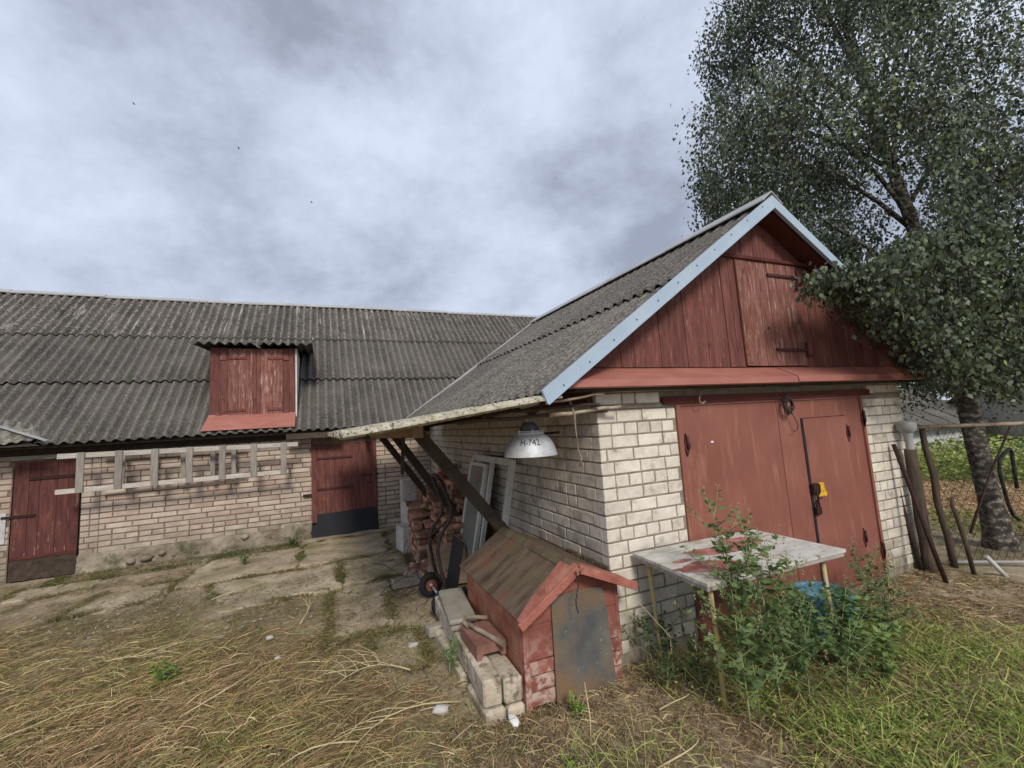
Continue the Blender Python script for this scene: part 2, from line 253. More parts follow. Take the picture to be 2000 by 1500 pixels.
# ------------------------------------------------------------------ builders
OFF = {}
def woff(parent): return OFF.get(parent.name, Vector((0, 0, 0))) if parent else Vector((0, 0, 0))
def tag(o, label=None, cat=None, group=None, kind=None):
    if label: o['label'] = label
    if cat: o['category'] = cat
    if group: o['group'] = group
    if kind: o['kind'] = kind
    return o
def thing(name, loc, label, cat, group=None):
    o = bpy.data.objects.new(name, None); COL.objects.link(o); o.location = loc; o.empty_display_size = .1
    OFF[o.name] = Vector(loc); return tag(o, label, cat, group)
def nz3(x, y, z=0, s=1.0): return mnoise.noise(Vector((x*s, y*s, z*s)))
def rail_frame(d, up=Vector((0, 0, 1))):
    d = d.normalized(); a = d.cross(up)
    if a.length < 1e-3: a = d.cross(Vector((1, 0, 0)))
    a.normalize(); return a, a.cross(d).normalized()
class MB:
    def __init__(s): s.v = []; s.f = []; s.m = []; s.sm = []
    def add(s, vs, fs, mi=0, sm=False):
        b = len(s.v); s.v += [tuple(v) for v in vs]; s.f += [tuple(b+i for i in f) for f in fs]
        s.m += [mi]*len(fs); s.sm += [sm]*len(fs); return s
    def obox(s, c, ax, ay, az, mi=0, ch=0.0):
        c = Vector(c); ax = Vector(ax); ay = Vector(ay); az = Vector(az)
        if ch <= 0:
            P = [c+ax*i+ay*j+az*k for k in (-1, 1) for j in (-1, 1) for i in (-1, 1)]
            return s.add(P, [(0, 2, 3, 1), (4, 5, 7, 6), (0, 1, 5, 4), (2, 6, 7, 3), (0, 4, 6, 2), (1, 3, 7, 5)], mi)
        P = []; A = (ax, ay, az); ln = [a.length for a in A]
        ids = {}
        for k in (-1, 1):
            for j in (-1, 1):
                for i in (-1, 1):
                    sg = (i, j, k)
                    for d in range(3):
                        q = c.copy()
                        for e in range(3):
                            q += A[e]*sg[e]*(1 if e == d else max(0, 1-ch/max(ln[e], 1e-6)))
                        ids[(i, j, k, d)] = len(P); P.append(q)
        F = []
        for d in range(3):
            o = [e for e in range(3) if e != d]
            for sg in (-1, 1):
                loop = []
                for a, b in ((-1, -1), (1, -1), (1, 1), (-1, 1)):
                    t = [0, 0, 0]; t[d] = sg; t[o[0]] = a; t[o[1]] = b; loop.append(ids[(*t, d)])
                if (sg < 0) != (d == 1): loop.reverse()
                F.append(loop)
        for d in range(3):          # edge chamfers
            o = [e for e in range(3) if e != d]
            for a in (-1, 1):
                for b in (-1, 1):
                    lp = []
                    for (dd, sg) in ((o[0], -1), (o[0], 1), (o[1], 1), (o[1], -1)):
                        t = [0, 0, 0]; t[d] = sg; t[o[0]] = a; t[o[1]] = b; lp.append(ids[(*t, dd)])
                    F.append(lp)
        for i in (-1, 1):
            for j in (-1, 1):
                for k in (-1, 1): F.append([ids[(i, j, k, d)] for d in range(3)])
        b = len(s.v); s.add(P, F, mi); return s
    def box(s, a, b, mi=0, ch=0.0):
        a = Vector(a); b = Vector(b); h = (b-a)/2
        return s.obox((a+b)/2, (h.x, 0, 0), (0, h.y, 0), (0, 0, h.z), mi, ch)
    def bar(s, p, q, wd, th, up=(0, 0, 1), mi=0, ch=0.0):
        p = Vector(p); q = Vector(q); d = q-p; a, u = rail_frame(d, Vector(up))
        return s.obox((p+q)/2, d/2, a*wd/2, u*th/2, mi, ch)
    def tube(s, pts, r, n=8, mi=0, cap=True):
        pts = [Vector(p) for p in pts]; rs = [float(np.interp(i/(len(pts)-1), np.linspace(0, 1, len(r)), r)) for i in range(len(pts))] if isinstance(r, (list, tuple)) else [r]*len(pts)
        V = []; prev = None
        for i, p in enumerate(pts):
            d = (pts[min(i+1, len(pts)-1)]-pts[max(i-1, 0)])
            if d.length < 1e-6: d = Vector((0, 0, 1))
            d.normalize()
            if prev is None: a, u = rail_frame(d)
            else:
                a = prev-d*prev.dot(d)
                a = a.normalized() if a.length > 1e-4 else rail_frame(d)[0]
                u = a.cross(d).normalized()
            prev = a
            for k in range(n):
                t = 2*math.pi*k/n; V.append(p+(a*math.cos(t)+u*math.sin(t))*rs[i])
        F = [(i*n+k, i*n+(k+1) % n, (i+1)*n+(k+1) % n, (i+1)*n+k) for i in range(len(pts)-1) for k in range(n)]
        b = len(s.v); s.add(V, F, mi, True)
        if cap:
            s.f.append(tuple(b+k for k in range(n))[::-1]); s.m.append(mi); s.sm.append(False)
            s.f.append(tuple(b+(len(pts)-1)*n+k for k in range(n))); s.m.append(mi); s.sm.append(False)
        return s
    def lathe(s, c, prof, n=32, mi=0, axis=None):
        c = Vector(c); ax = Vector(axis or (0, 0, 1)).normalized(); a, u = rail_frame(ax, Vector((0, 1, 0)))
        V = [c+ax*z+(a*math.cos(2*math.pi*k/n)+u*math.sin(2*math.pi*k/n))*r for r, z in prof for k in range(n)]
        F = [(i*n+k, i*n+(k+1) % n, (i+1)*n+(k+1) % n, (i+1)*n+k) for i in range(len(prof)-1) for k in range(n)]
        return s.add(V, F, mi, True)
    def prism(s, poly, n, mi=0):     # poly: coplanar points, n: extrusion vector
        poly = [Vector(p) for p in poly]; n = Vector(n); k = len(poly)
        return s.add(poly+[p+n for p in poly], [tuple(range(k))[::-1], tuple(range(k, 2*k))]+[(i, (i+1) % k, k+(i+1) % k, k+i) for i in range(k)], mi)
    def mesh(s, name, mats, off=Vector((0, 0, 0))):
        me = bpy.data.meshes.new(name); me.from_pydata([(v[0]-off[0], v[1]-off[1], v[2]-off[2]) for v in s.v], [], s.f)
        for m in (mats if isinstance(mats, (list, tuple)) else [mats]): me.materials.append(MATS[m] if isinstance(m, str) else m)
        me.polygons.foreach_set('material_index', s.m); me.polygons.foreach_set('use_smooth', s.sm)
        me.update(); return me
    def build(s, name, mats, parent=None, label=None, kind=None, fix=True):
        off = woff(parent)
        me = s.mesh(name, mats, off)
        if fix:
            import bmesh
            bm = bmesh.new(); bm.from_mesh(me); bmesh.ops.recalc_face_normals(bm, faces=bm.faces); bm.to_mesh(me); bm.free()
        o = bpy.data.objects.new(name, me); COL.objects.link(o); o.parent = parent; OFF[o.name] = off.copy() if parent else Vector((0, 0, 0))
        return tag(o, label, None, None, kind)
def solo(mb, name, mats, loc, label, cat, group=None):
    """a thing that is one mesh, origin at loc"""
    me = mb.mesh(name, mats, Vector(loc)); 
    import bmesh
    bm = bmesh.new(); bm.from_mesh(me); bmesh.ops.recalc_face_normals(bm, faces=bm.faces); bm.to_mesh(me); bm.free()
    o = bpy.data.objects.new(name, me); COL.objects.link(o); o.location = loc; OFF[o.name] = Vector(loc)
    return tag(o, label, cat, group)
def inst(name, me, parent, mat4):
    o = bpy.data.objects.new(name, me); COL.objects.link(o); o.parent = parent
    m = mat4.copy(); m.translation -= woff(parent); o.matrix_local = m; OFF[o.name] = woff(parent)
    return o
def npmesh(name, V, F, mat, col=None, parent=None, smooth=False):
    """V (n,3), F (m,4) or (m,3), col (n,3)"""
    off = woff(parent); V = np.asarray(V, dtype=np.float32)-np.array(off, dtype=np.float32); F = np.asarray(F, dtype=np.int32)
    me = bpy.data.meshes.new(name); me.vertices.add(len(V)); me.vertices.foreach_set('co', V.ravel())
    k = F.shape[1]; me.loops.add(F.size); me.loops.foreach_set('vertex_index', F.ravel())
    me.polygons.add(len(F)); me.polygons.foreach_set('loop_start', np.arange(0, F.size, k, dtype=np.int32))
    me.polygons.foreach_set('loop_total', np.full(len(F), k, dtype=np.int32))
    me.materials.append(MATS[mat]); me.update(calc_edges=True)
    if smooth: me.polygons.foreach_set('use_smooth', [True]*len(F))
    if col is not None:
        a = me.color_attributes.new('Col', 'FLOAT_COLOR', 'POINT'); c = np.ones((len(V), 4), dtype=np.float32); c[:, :3] = col
        a.data.foreach_set('color', c.ravel())
    o = bpy.data.objects.new(name, me); COL.objects.link(o); o.parent = parent; OFF[o.name] = off
    return o
rng = np.random.default_rng(5)

# ------------------------------------------------------------------ ground
def gz(x, y):
    z = .022*nz3(x, y, 0, 1.1)+.012*nz3(x, y, 3, 4)
    if y > 6.2 and -3.2 < x < 2.1: z *= .35
    return z-.012
def axis(lo, hi, step, far, k=1.35):
    a = list(np.arange(lo, hi+1e-6, step)); s = step; x = hi
    while x < far: s *= k; x += s; a.append(x)
    s = step; x = lo; b = []
    while x > -far: s *= k; x -= s; b.append(x)
    return b[::-1]+a
XS = axis(-7, 12, .085, 600); YS = axis(-.5, 9, .085, 600)
gx, gy = np.meshgrid(XS, YS, indexing='ij')
gzv = np.array([[gz(x, y) if (-8 < x < 13 and -1 < y < 10) else -.012 for y in YS] for x in XS])
nxg, nyg = gx.shape
idx = np.arange(nxg*nyg).reshape(nxg, nyg)
F = np.stack([idx[:-1, :-1], idx[1:, :-1], idx[1:, 1:], idx[:-1, 1:]], -1).reshape(-1, 4)
V = np.stack([gx, gy, gzv], -1).reshape(-1, 3)
ground = npmesh('ground', V, F, 'ground_soil', smooth=True); tag(ground, kind='structure')
dist = np.abs(V[:, 0]*.0)
lit = np.zeros(len(V), dtype=np.float32); law = np.zeros(len(V), dtype=np.float32)
xx = V[:, 0]; yy = V[:, 1]
right = np.clip((xx-7.6)/.6, 0, 1)
dd = xx*.936+yy*.351
lit = right*np.clip(1-np.abs(dd-12.0)/3.0, 0, 1)*1.0
law = right*np.clip((dd-13.5)/2, 0, 1)
lit = np.clip(lit+ (1-right)*0, 0, 1).astype(np.float32)
sand = np.exp(-((xx-.35-.0*(yy-5))/.62)**2)*np.clip((yy-2.9)/.8, 0, 1)*np.clip((8.4-yy)/.6, 0, 1)+.9*np.exp(-(((xx-6.3)/1.2)**2+((yy-1.9)/.6)**2))
for nm, ar in (('litter', lit), ('lawn', law), ('sand', np.clip(sand, 0, 1)), ('mat', np.clip((7.4-yy-.5*np.clip(xx+2.4, 0, 9))/1.0, 0, 1)*np.clip((1.0-xx)/.8, 0, 1)*np.clip((yy-1.8)/.3, 0, 1))):
    a = ground.data.attributes.new(nm, 'FLOAT', 'POINT'); a.data.foreach_set('value', np.asarray(ar, dtype=np.float32))

# cracked concrete apron in the corner of the yard, slabs a little uneven
def slab_poly(name, pts, z, mat='concrete_slab', th=.05):
    k = len(pts); rim = []
    for i in range(k):
        a = Vector(pts[i]); b = Vector(pts[(i+1) % k]); n = max(2, int((b-a).length/.09))
        for j in range(n):
            p = a.lerp(b, j/n); q = .13*nz3(p.x, p.y, 1, 3.2)+.05*nz3(p.x, p.y, 5, 14); t = (b-a).normalized()
            rim.append(Vector((p.x-t.y*q, p.y+t.x*q, 0)))
    c = sum(rim, Vector())/len(rim); V = []; F = []
    rings = (1.0, .97, .7, .4, .15)
    for ri, s in enumerate(rings):
        for p in rim:
            q = c+(p-c)*s; h = z-.006+.014*nz3(q.x, q.y, 2, 2.6) - (.014 if ri == 0 else 0); V.append((q.x, q.y, h))
    n = len(rim)
    for ri in range(len(rings)-1):
        for i in range(n): F.append((ri*n+i, ri*n+(i+1) % n, (ri+1)*n+(i+1) % n, (ri+1)*n+i))
    V.append((c.x, c.y, z)); m = len(V)-1
    F += [((len(rings)-1)*n+i, (len(rings)-1)*n+(i+1) % n, m) for i in range(n)]
    b = len(V); V += [(p.x, p.y, z-th) for p in rim]
    F += [(b+i, b+(i+1) % n, (i+1) % n, i) for i in range(n)]
    return MB().add(V, F).build(name, mat)
pav = []
SLABS = []
for k, (pts, z) in enumerate([
    ([(-1.75, 6.95), (-.35, 7.0), (-.30, 8.25), (-1.62, 8.10)], .030),
    ([(-.30, 7.02), (.95, 7.00), (1.05, 8.42), (-.25, 8.28)], .026),
    ([(-1.05, 5.75), (.20, 5.85), (.22, 6.92), (-1.35, 6.86)], .018),
    ([(.24, 5.9), (1.15, 5.95), (1.10, 6.93), (.27, 6.93)], .022),
    ([(-2.75, 6.5), (-1.85, 6.65), (-1.80, 7.35), (-2.6, 7.3)], .010),
    ([(.05, 4.35), (.62, 4.45), (.74, 5.72), (.10, 5.68)], .014),
    ([(.45, 3.55), (.80, 3.6), (.82, 4.3), (.38, 4.3)], .008),
    ([(-3.7, 7.55), (-2.9, 7.6), (-2.85, 8.1), (-3.8, 8.1)], .012),
    ([(-.36, 8.36), (1.9, 8.50), (1.9, 8.68), (-.36, 8.68)], .035)]):
    o = slab_poly('pavement_slab', [(*p, 0) for p in pts], z); tag(o, kind='structure'); SLABS.append(pts)
o = slab_poly('path', [(5.35, 2.62, 0), (6.25, 2.70, 0), (7.4, 1.5, 0), (8.0, .4, 0), (6.6, .3, 0), (5.9, 1.6, 0)], .012); tag(o, kind='structure')

# ------------------------------------------------------------------ bricks
def brick_mesh(name, L_, H, D, mat, seed, chip=.004):
    """local: x along wall 0..1 scaled by length, front face at y=0, body to +y, z 0..H"""
    r = random.Random(seed); mb = MB(); nx = 3; ch = .005
    xs = [0, ch/L_, .33, .66, 1-ch/L_, 1]; zs = [0, ch, H*.5, H-ch, H]
    V = []; 
    for zi, z in enumerate(zs):
        for xi, x in enumerate(xs):
            edge = (xi in (0, 5)) + (zi in (0, 4))
            y = (ch*.9 if edge else 0)+(r.random()*.0016)
            if edge == 0 and r.random() < .12: y += chip*.6
            V.append(((x+r.uniform(-1, 1)*.002/L_*(1 if 0 < xi < 5 else 1.3)), y+(.003*r.random() if edge == 2 else 0), z+r.uniform(-1, 1)*(.0015 if zi in (0, 4) else 0)))
    nc = 6; F = [(j*nc+i, j*nc+i+1, (j+1)*nc+i+1, (j+1)*nc+i) for j in range(4) for i in range(5)]
    b = len(V); V += [(0, D, 0), (1, D, 0), (1, D, H), (0, D, H)]
    bl, br, tr, tl = 0, 5, 29, 24
    F += [(bl, b, b+3, tl, 18, 12, 6), (br, 11, 17, 23, tr, b+2, b+1), (tl, b+3, b+2, tr, 28, 27, 26, 25), (bl, 1, 2, 3, 4, br, b+1, b)]
    mb.add(V, F); me = mb.mesh(name, mat); return me
BR = {}
def get_brick(kind, H, mat):
    k = (kind, H, mat)
    if k not in BR: BR[k] = [brick_mesh('brick', .25 if kind == 's' else .12, H, .10, mat, i*7+hash(kind) % 5, ) for i in range(5)]
    return BR[k]
def lay(axis_, plane, a0, a1, z0, nc, pitch, H, stretch=.25, head=.12, joint=.011, holes=(), hdr=4, hoff=1, start=lambda k: 0, mat='silicate_brick', seed=1, jit=.0025):
    """returns list of (pos, length, kind) in wall order; axis_ 'x': wall runs along +x facing -y; 'y': runs along y facing -x"""
    r = random.Random(seed); outl = []
    for k in range(nc):
        z = z0+k*pitch; hd = (k % hdr == hoff); ln = head if hd else stretch
        x = a0+start(k); first = True
        shift = [.0, -.5, -.25, -.5, -.75][k % 5]*(stretch+joint) if not hd else 0
        xx = x+shift
        while xx < a1-.02:
            l_ = ln
            if not hd and r.random() < .06: l_ = head
            s = max(xx, x); e = min(xx+l_, a1)
            if e-s > .035:
                segs = [(s, e)]
                for (h0, h1, g0, g1) in holes:
                    if z+H > g0+.01 and z < g1-.01:
                        ns = []
                        for (p, q) in segs:
                            if q <= h0 or p >= h1: ns.append((p, q))
                            else:
                                if p < h0-.03: ns.append((p, h0))
                                if q > h1+.03: ns.append((h1, q))
                        segs = ns
                for (p, q) in segs:
                    outl.append((p, q-p, z+r.uniform(-1, 1)*jit*.6, r.uniform(-1, 1)*jit, r.uniform(-.35, .35)))
            xx += l_+joint+r.uniform(-.002, .003)
    return outl
def brick_matrix(axis_, plane, p, ln, z, dy, rot):
    if axis_ == 'x':
        m = Matrix(((ln, 0, 0, p), (0, 1, 0, plane+dy), (0, 0, 1, z), (0, 0, 0, 1)))
    else:    # runs along +y (stored p = y), facing -x : local x -> -y so that front (-y local) -> -x
        m = Matrix(((0, 1, 0, plane+dy), (-ln, 0, 0, p+ln), (0, 0, 1, z), (0, 0, 0, 1)))
    return m @ Matrix.Rotation(rad(rot)*.6, 4, 'Y') if False else m
def place_bricks(lst, axis_, plane, H, mat, parent, r, cnt, limit, rest):
    for (p, ln, z, dy, rot) in lst:
        kind = 's' if ln > .16 else 'h'
        me = r.choice(get_brick(kind, H, mat)); m = brick_matrix(axis_, plane, p, ln, z, dy, rot)
        if cnt[0] < limit: inst('brick', me, parent, m); cnt[0] += 1
        else: rest.append((me, m))
def join_rest(rest, name, mat, parent):
    if not rest: return
    mb = MB()
    for me, m in rest:
        mb.add([m @ v.co for v in me.vertices], [tuple(p.vertices) for p in me.polygons])
    mb.build(name, mat, parent, kind='stuff', fix=False)

# ------------------------------------------------------------------ corrugated sheets
SH = {}
def sheet_mesh(wid, length, mat, amp=.026, wave=.15, phase=0.0, per=8, sag=0.0, th=.006, rag=0.0, seed=0):
    key = (round(wid, 3), round(length, 3), mat, amp, wave, round(phase, 2), seed)
    if key in SH: return SH[key]
    r = random.Random(seed+3); n = int(round(wid/wave*per)); nr = 4
    V = []; cr = []
    for side in (1, 0):
        for j in range(nr+1):
            v = j/nr
            for i in range(n+1):
                x = i/n*wid; h = amp*math.cos(2*math.pi*(x/wave+phase))
                y = v*length
                if j == 0: y += r.uniform(0, rag)
                z = h+amp+(0 if side else -th)+.003*math.sin(7*v+x*3)
                V.append((x, y, z)); cr.append(.5+.5*h/amp if side else 0)
    m = n+1; F = []
    for j in range(nr):
        for i in range(n):
            a = j*m+i; F.append((a, a+1, a+m+1, a+m)); b = a+(nr+1)*m; F.append((b, b+m, b+m+1, b+1))
    o = (nr+1)*m
    for i in range(n): F.append((i, i+o, i+1+o, i+1)); a = nr*m+i; F.append((a, a+1, a+1+o, a+o))
    for j in range(nr):
        a = j*m; F.append((a, a+m, a+m+o, a+o)); a = j*m+n; F.append((a, a+o, a+m+o, a+m))
    mb = MB(); mb.add(V, F, 0, True); me = mb.mesh('sheet', mat)
    at = me.attributes.new('crest', 'FLOAT', 'POINT'); at.data.foreach_set('value', cr)
    try: me.set_sharp_from_angle(angle=rad(50))
    except Exception: pass
    SH[key] = me; return me
def frame4(o, ax, ay):
    ax = Vector(ax).normalized(); ay = Vector(ay).normalized(); az = ax.cross(ay).normalized(); ay = az.cross(ax)
    return Matrix(((ax.x, ay.x, az.x, o[0]), (ax.y, ay.y, az.y, o[1]), (ax.z, ay.z, az.z, o[2]), (0, 0, 0, 1)))

# ================================================================== BARN
BY = 8.7
barn = thing('barn', (-2, BY, 0), 'long low brick barn with corrugated roof and red loft dormer across the yard', 'barn')
bw = MB()
for (a, b, z0, z1) in ((-7.5, -4.21, 0, 1.80), (-3.41, -.15, 0, 1.80), (1.0, 5.5, 0, 1.80), (-4.21, -3.41, 1.70, 1.80), (-.15, 1.0, 1.66, 1.80)):
    bw.box((a, BY+.008, z0-.1), (b, BY+.28, z1))
bw.box((5.5, BY+.01, -.1), (9.0, BY+.28, 1.8))
barn_wall = bw.build('wall', 'mortar_barn', barn)
rb = random.Random(11); cnt = [0]; rest = []
P = .0862; H = .067
l1 = lay('x', BY, -3.18, -.16, .255, 18, P, H, .318, .152, .017, hdr=5, hoff=2, seed=3)
l2 = lay('x', BY, 1.0, 2.05, .02, 21, P, H, .318, .152, .017, hdr=5, hoff=2, seed=5)
l0 = lay('x', BY, -3.41, -3.19, .08, 20, P, H, .22, .105, .012, hdr=2, hoff=1, seed=6)
l3 = lay('x', BY, -5.0, -4.22, .02, 20, P, H, .318, .152, .017, hdr=5, hoff=2, seed=7)
place_bricks([b for b in l1 if b[0] > -3.5], 'x', BY, H, 'barn_brick', barn_wall, rb, cnt, 300, rest)
place_bricks(l2+l0+l3, 'x', BY, H, 'barn_brick', barn_wall, rb, cnt, 300, rest)
join_rest(rest, 'brick_rest', 'barn_brick', barn_wall)
# rough rendered plinth with broken lower edge
V = []; F = []; nx, nzn = 90, 8
for i in range(nx+1):
    x = -3.42+(3.42-.16)*i/nx
    top = .255+.02*nz3(x, 0, 1, 5)+(.05 if x > -.6 else 0)
    for j in range(nzn+1):
        t = j/nzn; z = -.05+(top+.05)*t
        y = BY-.035-.035*(1-t)+.045*nz3(x, z, 2, 5)+.03*nz3(x, z, 6, 13)
        if j == nzn: y = BY+.004
        V.append((x, y, z))
for i in range(nx):
    for j in range(nzn): a = i*(nzn+1)+j; F.append((a, a+nzn+1, a+nzn+2, a+1))
MB().add(V, F, 0, True).build('plinth', 'plinth_render', barn)
rs_ = random.Random(4)
def rock(c, r, seed, sq=(1, 1, .7)):
    rr = random.Random(seed); mb = MB(); n = 8; V = []; F = []
    for j in range(1, 6):
        ph = math.pi*j/6
        for i in range(n):
            t = 2*math.pi*i/n; q = r*(1+.25*rr.uniform(-1, 1)); V.append((c[0]+q*math.sin(ph)*math.cos(t)*sq[0], c[1]+q*math.sin(ph)*math.sin(t)*sq[1], c[2]+q*math.cos(ph)*sq[2]))
    F = [(j*n+i, j*n+(i+1) % n, (j+1)*n+(i+1) % n, (j+1)*n+i) for j in range(4) for i in range(n)]
    V += [(c[0], c[1], c[2]+r*sq[2]), (c[0], c[1], c[2]-r*sq[2])]; k = len(V)
    F += [(i, k-2, (i+1) % n) for i in range(n)]+[(4*n+i, 4*n+(i+1) % n, k-1) for i in range(n)]
    return mb.add(V, F, 0, True)
for k, (x, z, r) in enumerate([(-2.55, .10, .09), (-2.35, .13, .07), (-2.2, .08, .06), (-2.75, .07, .07), (-1.9, .06, .05), (-2.45, .04, .05), (-1.2, .20, .07)]):
    rock((x, BY-.035, z), r, k).build('foundation_stone', 'plinth_render', barn)
# white rendered patch left of the old door
m_ = MB(); m_.box((-5.2, BY-.012, .55), (-4.25, BY+.02, .98)); m_.build('render_patch', 'white_render', barn)
m_ = MB(); m_.box((-4.75, BY-.03, 1.12), (-4.42, BY-.004, 1.42)); m_.box((-4.72, BY-.045, 1.15), (-4.50, BY-.028, 1.38)); m_.build('vent_frame', 'dark_wood', barn)
# wall plate and lintel boards under the eave
MB().box((-7.5, BY-.05, 1.80), (2.0, BY+.25, 1.93), ch=.006).build('wall_plate', 'dark_wood', barn)
MB().box((-7.5, BY-.075, 1.735), (-3.30, BY-.03, 1.795), ch=.004).build('fascia_board', 'grey_wood', barn, label='weathered board along the top of the barn wall')
MB().box((-.55, 8.36, 1.80), (.35, 8.42, 1.90), ch=.004).build('eave_batten', 'brace_wood', barn)
# doors
def plank_row(parent, x0, x1, z0, z1, y, widths, mat, name='plank', th=.025, gap=.004, r=random, tops=None):
    x = x0; i = 0
    while x < x1-.01:
        wd = min(widths[i % len(widths)], x1-x); i += 1
        a, b = x+gap/2, x+wd-gap/2
        dy = r.uniform(-.003, .003)
        if tops: t0, t1 = tops(a), tops(b)
        else: t0 = t1 = z1
        if max(t0, t1) > z0+.02:
            mid = tops((a+b)/2) if tops else z1
            poly = [(a, y+dy, z0), (b, y+dy, z0), (b, y+dy, max(t1, z0+.005)), (a, y+dy, max(t0, z0+.005))]
            if tops and mid > max(t0, t1)+.01: poly.insert(3, ((a+b)/2, y+dy, mid))
            MB().prism(poly, (0, th, 0)).build(name, mat, parent)
        x += wd
rp = random.Random(21)
# left old door
ld = MB().box((-4.20, BY+.03, .02), (-3.42, BY+.06, 1.70)).build('door', 'dark_wood', barn, label='old red plank door with dark weathered bottom')
plank_row(ld, -4.19, -3.43, .32, 1.70, BY-.005, [.17, .12, .20, .13, .15], 'red_door_old', r=rp)
MB().box((-4.19, BY-.012, .0), (-3.43, BY+.02, .315), ch=.004).build('kick_board', 'dark_wood', ld)
MB().box((-4.18, BY-.022, .30), (-3.43, BY-.006, .345), ch=.003).build('batten', 'wood_dark_red', ld)
MB().box((-4.02, BY-.025, 1.43), (-3.42, BY-.006, 1.475), ch=.003).build('strap', 'dark_iron', ld)
MB().box((-4.30, BY-.03, .90), (-3.93, BY-.008, .935), ch=.003).build('strap', 'dark_iron', ld)
# right red door with rubber sheet at the foot
rd = MB().box((-.15, BY+.03, .02), (.99, BY+.06, 1.66)).build('door', 'dark_wood', barn, label='red plank door with a black sheet nailed across its foot')
plank_row(rd, -.07, .92, .42, 1.67, BY-.008, [.15, .16, .13, .16, .14], 'red_plank', r=rp)
for (a, b) in ((-.15, -.065), (.92, .99)):
    MB().box((a, BY-.03, .28 if a < 0 else .02), (b, BY+.02, 1.69), ch=.004).build('frame_post', 'red_plank', rd)
MB().prism([(-.19, BY-.045, -.0), (.985, BY-.045, -.0), (.98, BY-.03, .44), (-.07, BY-.03, .425), (-.075, BY-.035, .26), (-.155, BY-.035, .24)], (0, .018, 0)).build('rubber_sheet', 'black_sheet', rd)
for z, x0, x1 in ((1.40, -.09, .56), (.845, -.09, .56), (1.035, .72, 1.02), (.90, .80, .92)):
    MB().box((x0, BY-.028, z), (x1, BY-.009, z+.038 if x1-x0 > .2 else z+.02), ch=.003).build('strap', 'maroon_iron', rd)
MB().box((-.30, BY-.06, .76), (-.16, BY-.0, .80), ch=.003).build('latch_peg', 'dark_iron', barn)
# roof
TH = math.atan(.95); EY, EZ = 8.35, 1.925
sup = Vector((0, math.cos(TH), math.sin(TH))); nor = Vector((0, -math.sin(TH), math.cos(TH)))
broof = MB().prism([(-9, EY+.05, EZ-.01), (9, EY+.05, EZ-.01), (9, 11.74, EZ+3.39*.95-.02), (-9, 11.74, EZ+3.39*.95-.02)], nor*-.03).build('roof', 'dark_wood', barn)
MB().prism([(-9, 11.75, EZ+3.4*.95-.05), (9, 11.75, EZ+3.4*.95-.05), (9, 15.2, 1.9), (-9, 15.2, 1.9)], (0, 0, -.04)).build('rear_slope', 'asbestos_sheet', barn)
MB().prism([(-9, 15.1, -.1), (9, 15.1, -.1), (9, 15.1, 2.0), (-9, 15.1, 2.0)], (0, .25, 0)).build('rear_wall', 'mortar_barn', barn)
for X in (-9, 8.9):
    MB().prism([(X, 8.95, -.1), (X, 15.1, -.1), (X, 15.1, 1.9), (X, 11.7, 5.0), (X, 8.95, 1.9)], (.12, 0, 0)).build('end_wall', 'mortar_barn', barn)
rows = ((0, 1.58), (1.46, 1.62), (2.98, 1.60))
rsh = random.Random(9)
for k, (d0, ln) in enumerate(rows):
    for i in range(17):
        x0 = -9+i*1.05+(.0 if k % 2 else .0)
        if x0 > 8: break
        ang = .016
        ay = (sup - nor*ang)
        o = Vector((x0, EY, EZ))+sup*(d0+rsh.uniform(-.012, .012))+nor*(.004+(.030 if k else .012)+.003*rsh.random())
        inst('sheet', sheet_mesh(1.06, ln, 'asbestos_top' if k == 2 else 'asbestos_sheet', phase=.25, rag=.012, seed=i % 3), broof, frame4(o, (1, rsh.uniform(-.002, .002), 0), ay))
# ridge capping
rz = EZ+.05+(11.70-EY)*.95
for i in range(12):
    x0 = -9+i*1.55; a = rz-.0+.012*math.sin(i*1.3)-.012*i/12; b = a+.004
    MB().prism([(x0, 11.60, a-.045), (x0, 11.73, a+.045), (x0, 11.90, a-.15), (x0, 11.88, a-.17), (x0, 11.73, a+.03), (x0, 11.61, a-.060)], (1.565, 0, .004)).build('ridge_cap', 'ridge_metal', broof)
# old side roof overlapping at far left
sroof = MB().prism([(-7, 8.14, 1.935), (-3.70, 8.16, 1.93), (-4.0, 8.40, 1.98), (-7, 8.40, 1.98)], (0, 0, .012)).build('side_roof', 'dark_wood', barn)
dv = Vector((-.79, .42, .29))
for i in range(5):
    o = Vector((-3.70-i*.48, 8.12, 1.955))
    n_ = Vector((1, 0, 0)).cross(dv).normalized(); o2 = o+Vector((-.48, 0, 0)); d1 = dv.normalized()
    inst('sheet', sheet_mesh(.48, 1.15, 'lichen_grey', amp=.016, wave=.12, phase=.5, rag=.01, seed=2), sroof, Matrix(((1, d1.x, n_.x, o2.x), (0, d1.y, n_.y, o2.y), (0, d1.z, n_.z, o2.z), (0, 0, 0, 1))))
MB().bar((-3.60, 8.15, 1.995), (-4.55, 8.64, 2.335), .06, .012).build('edge_strip', 'ridge_metal', sroof)
# dormer
DY = 8.62; DX0, DX1 = -1.745, -.41
dorm = MB().add([(DX0+.01, DY+.03, 2.18), (DX1-.01, DY+.03, 2.18), (DX1-.01, DY+.03, 3.47), (DX0+.01, DY+.03, 3.47), (DX0+.01, 10.0, 3.55), (DX1-.01, 10.0, 3.55)],
    [(0, 1, 2, 3), (1, 5, 2), (0, 3, 4), (3, 2, 5, 4)]).build('dormer', 'dark_wood', barn, label='red shuttered loft dormer')
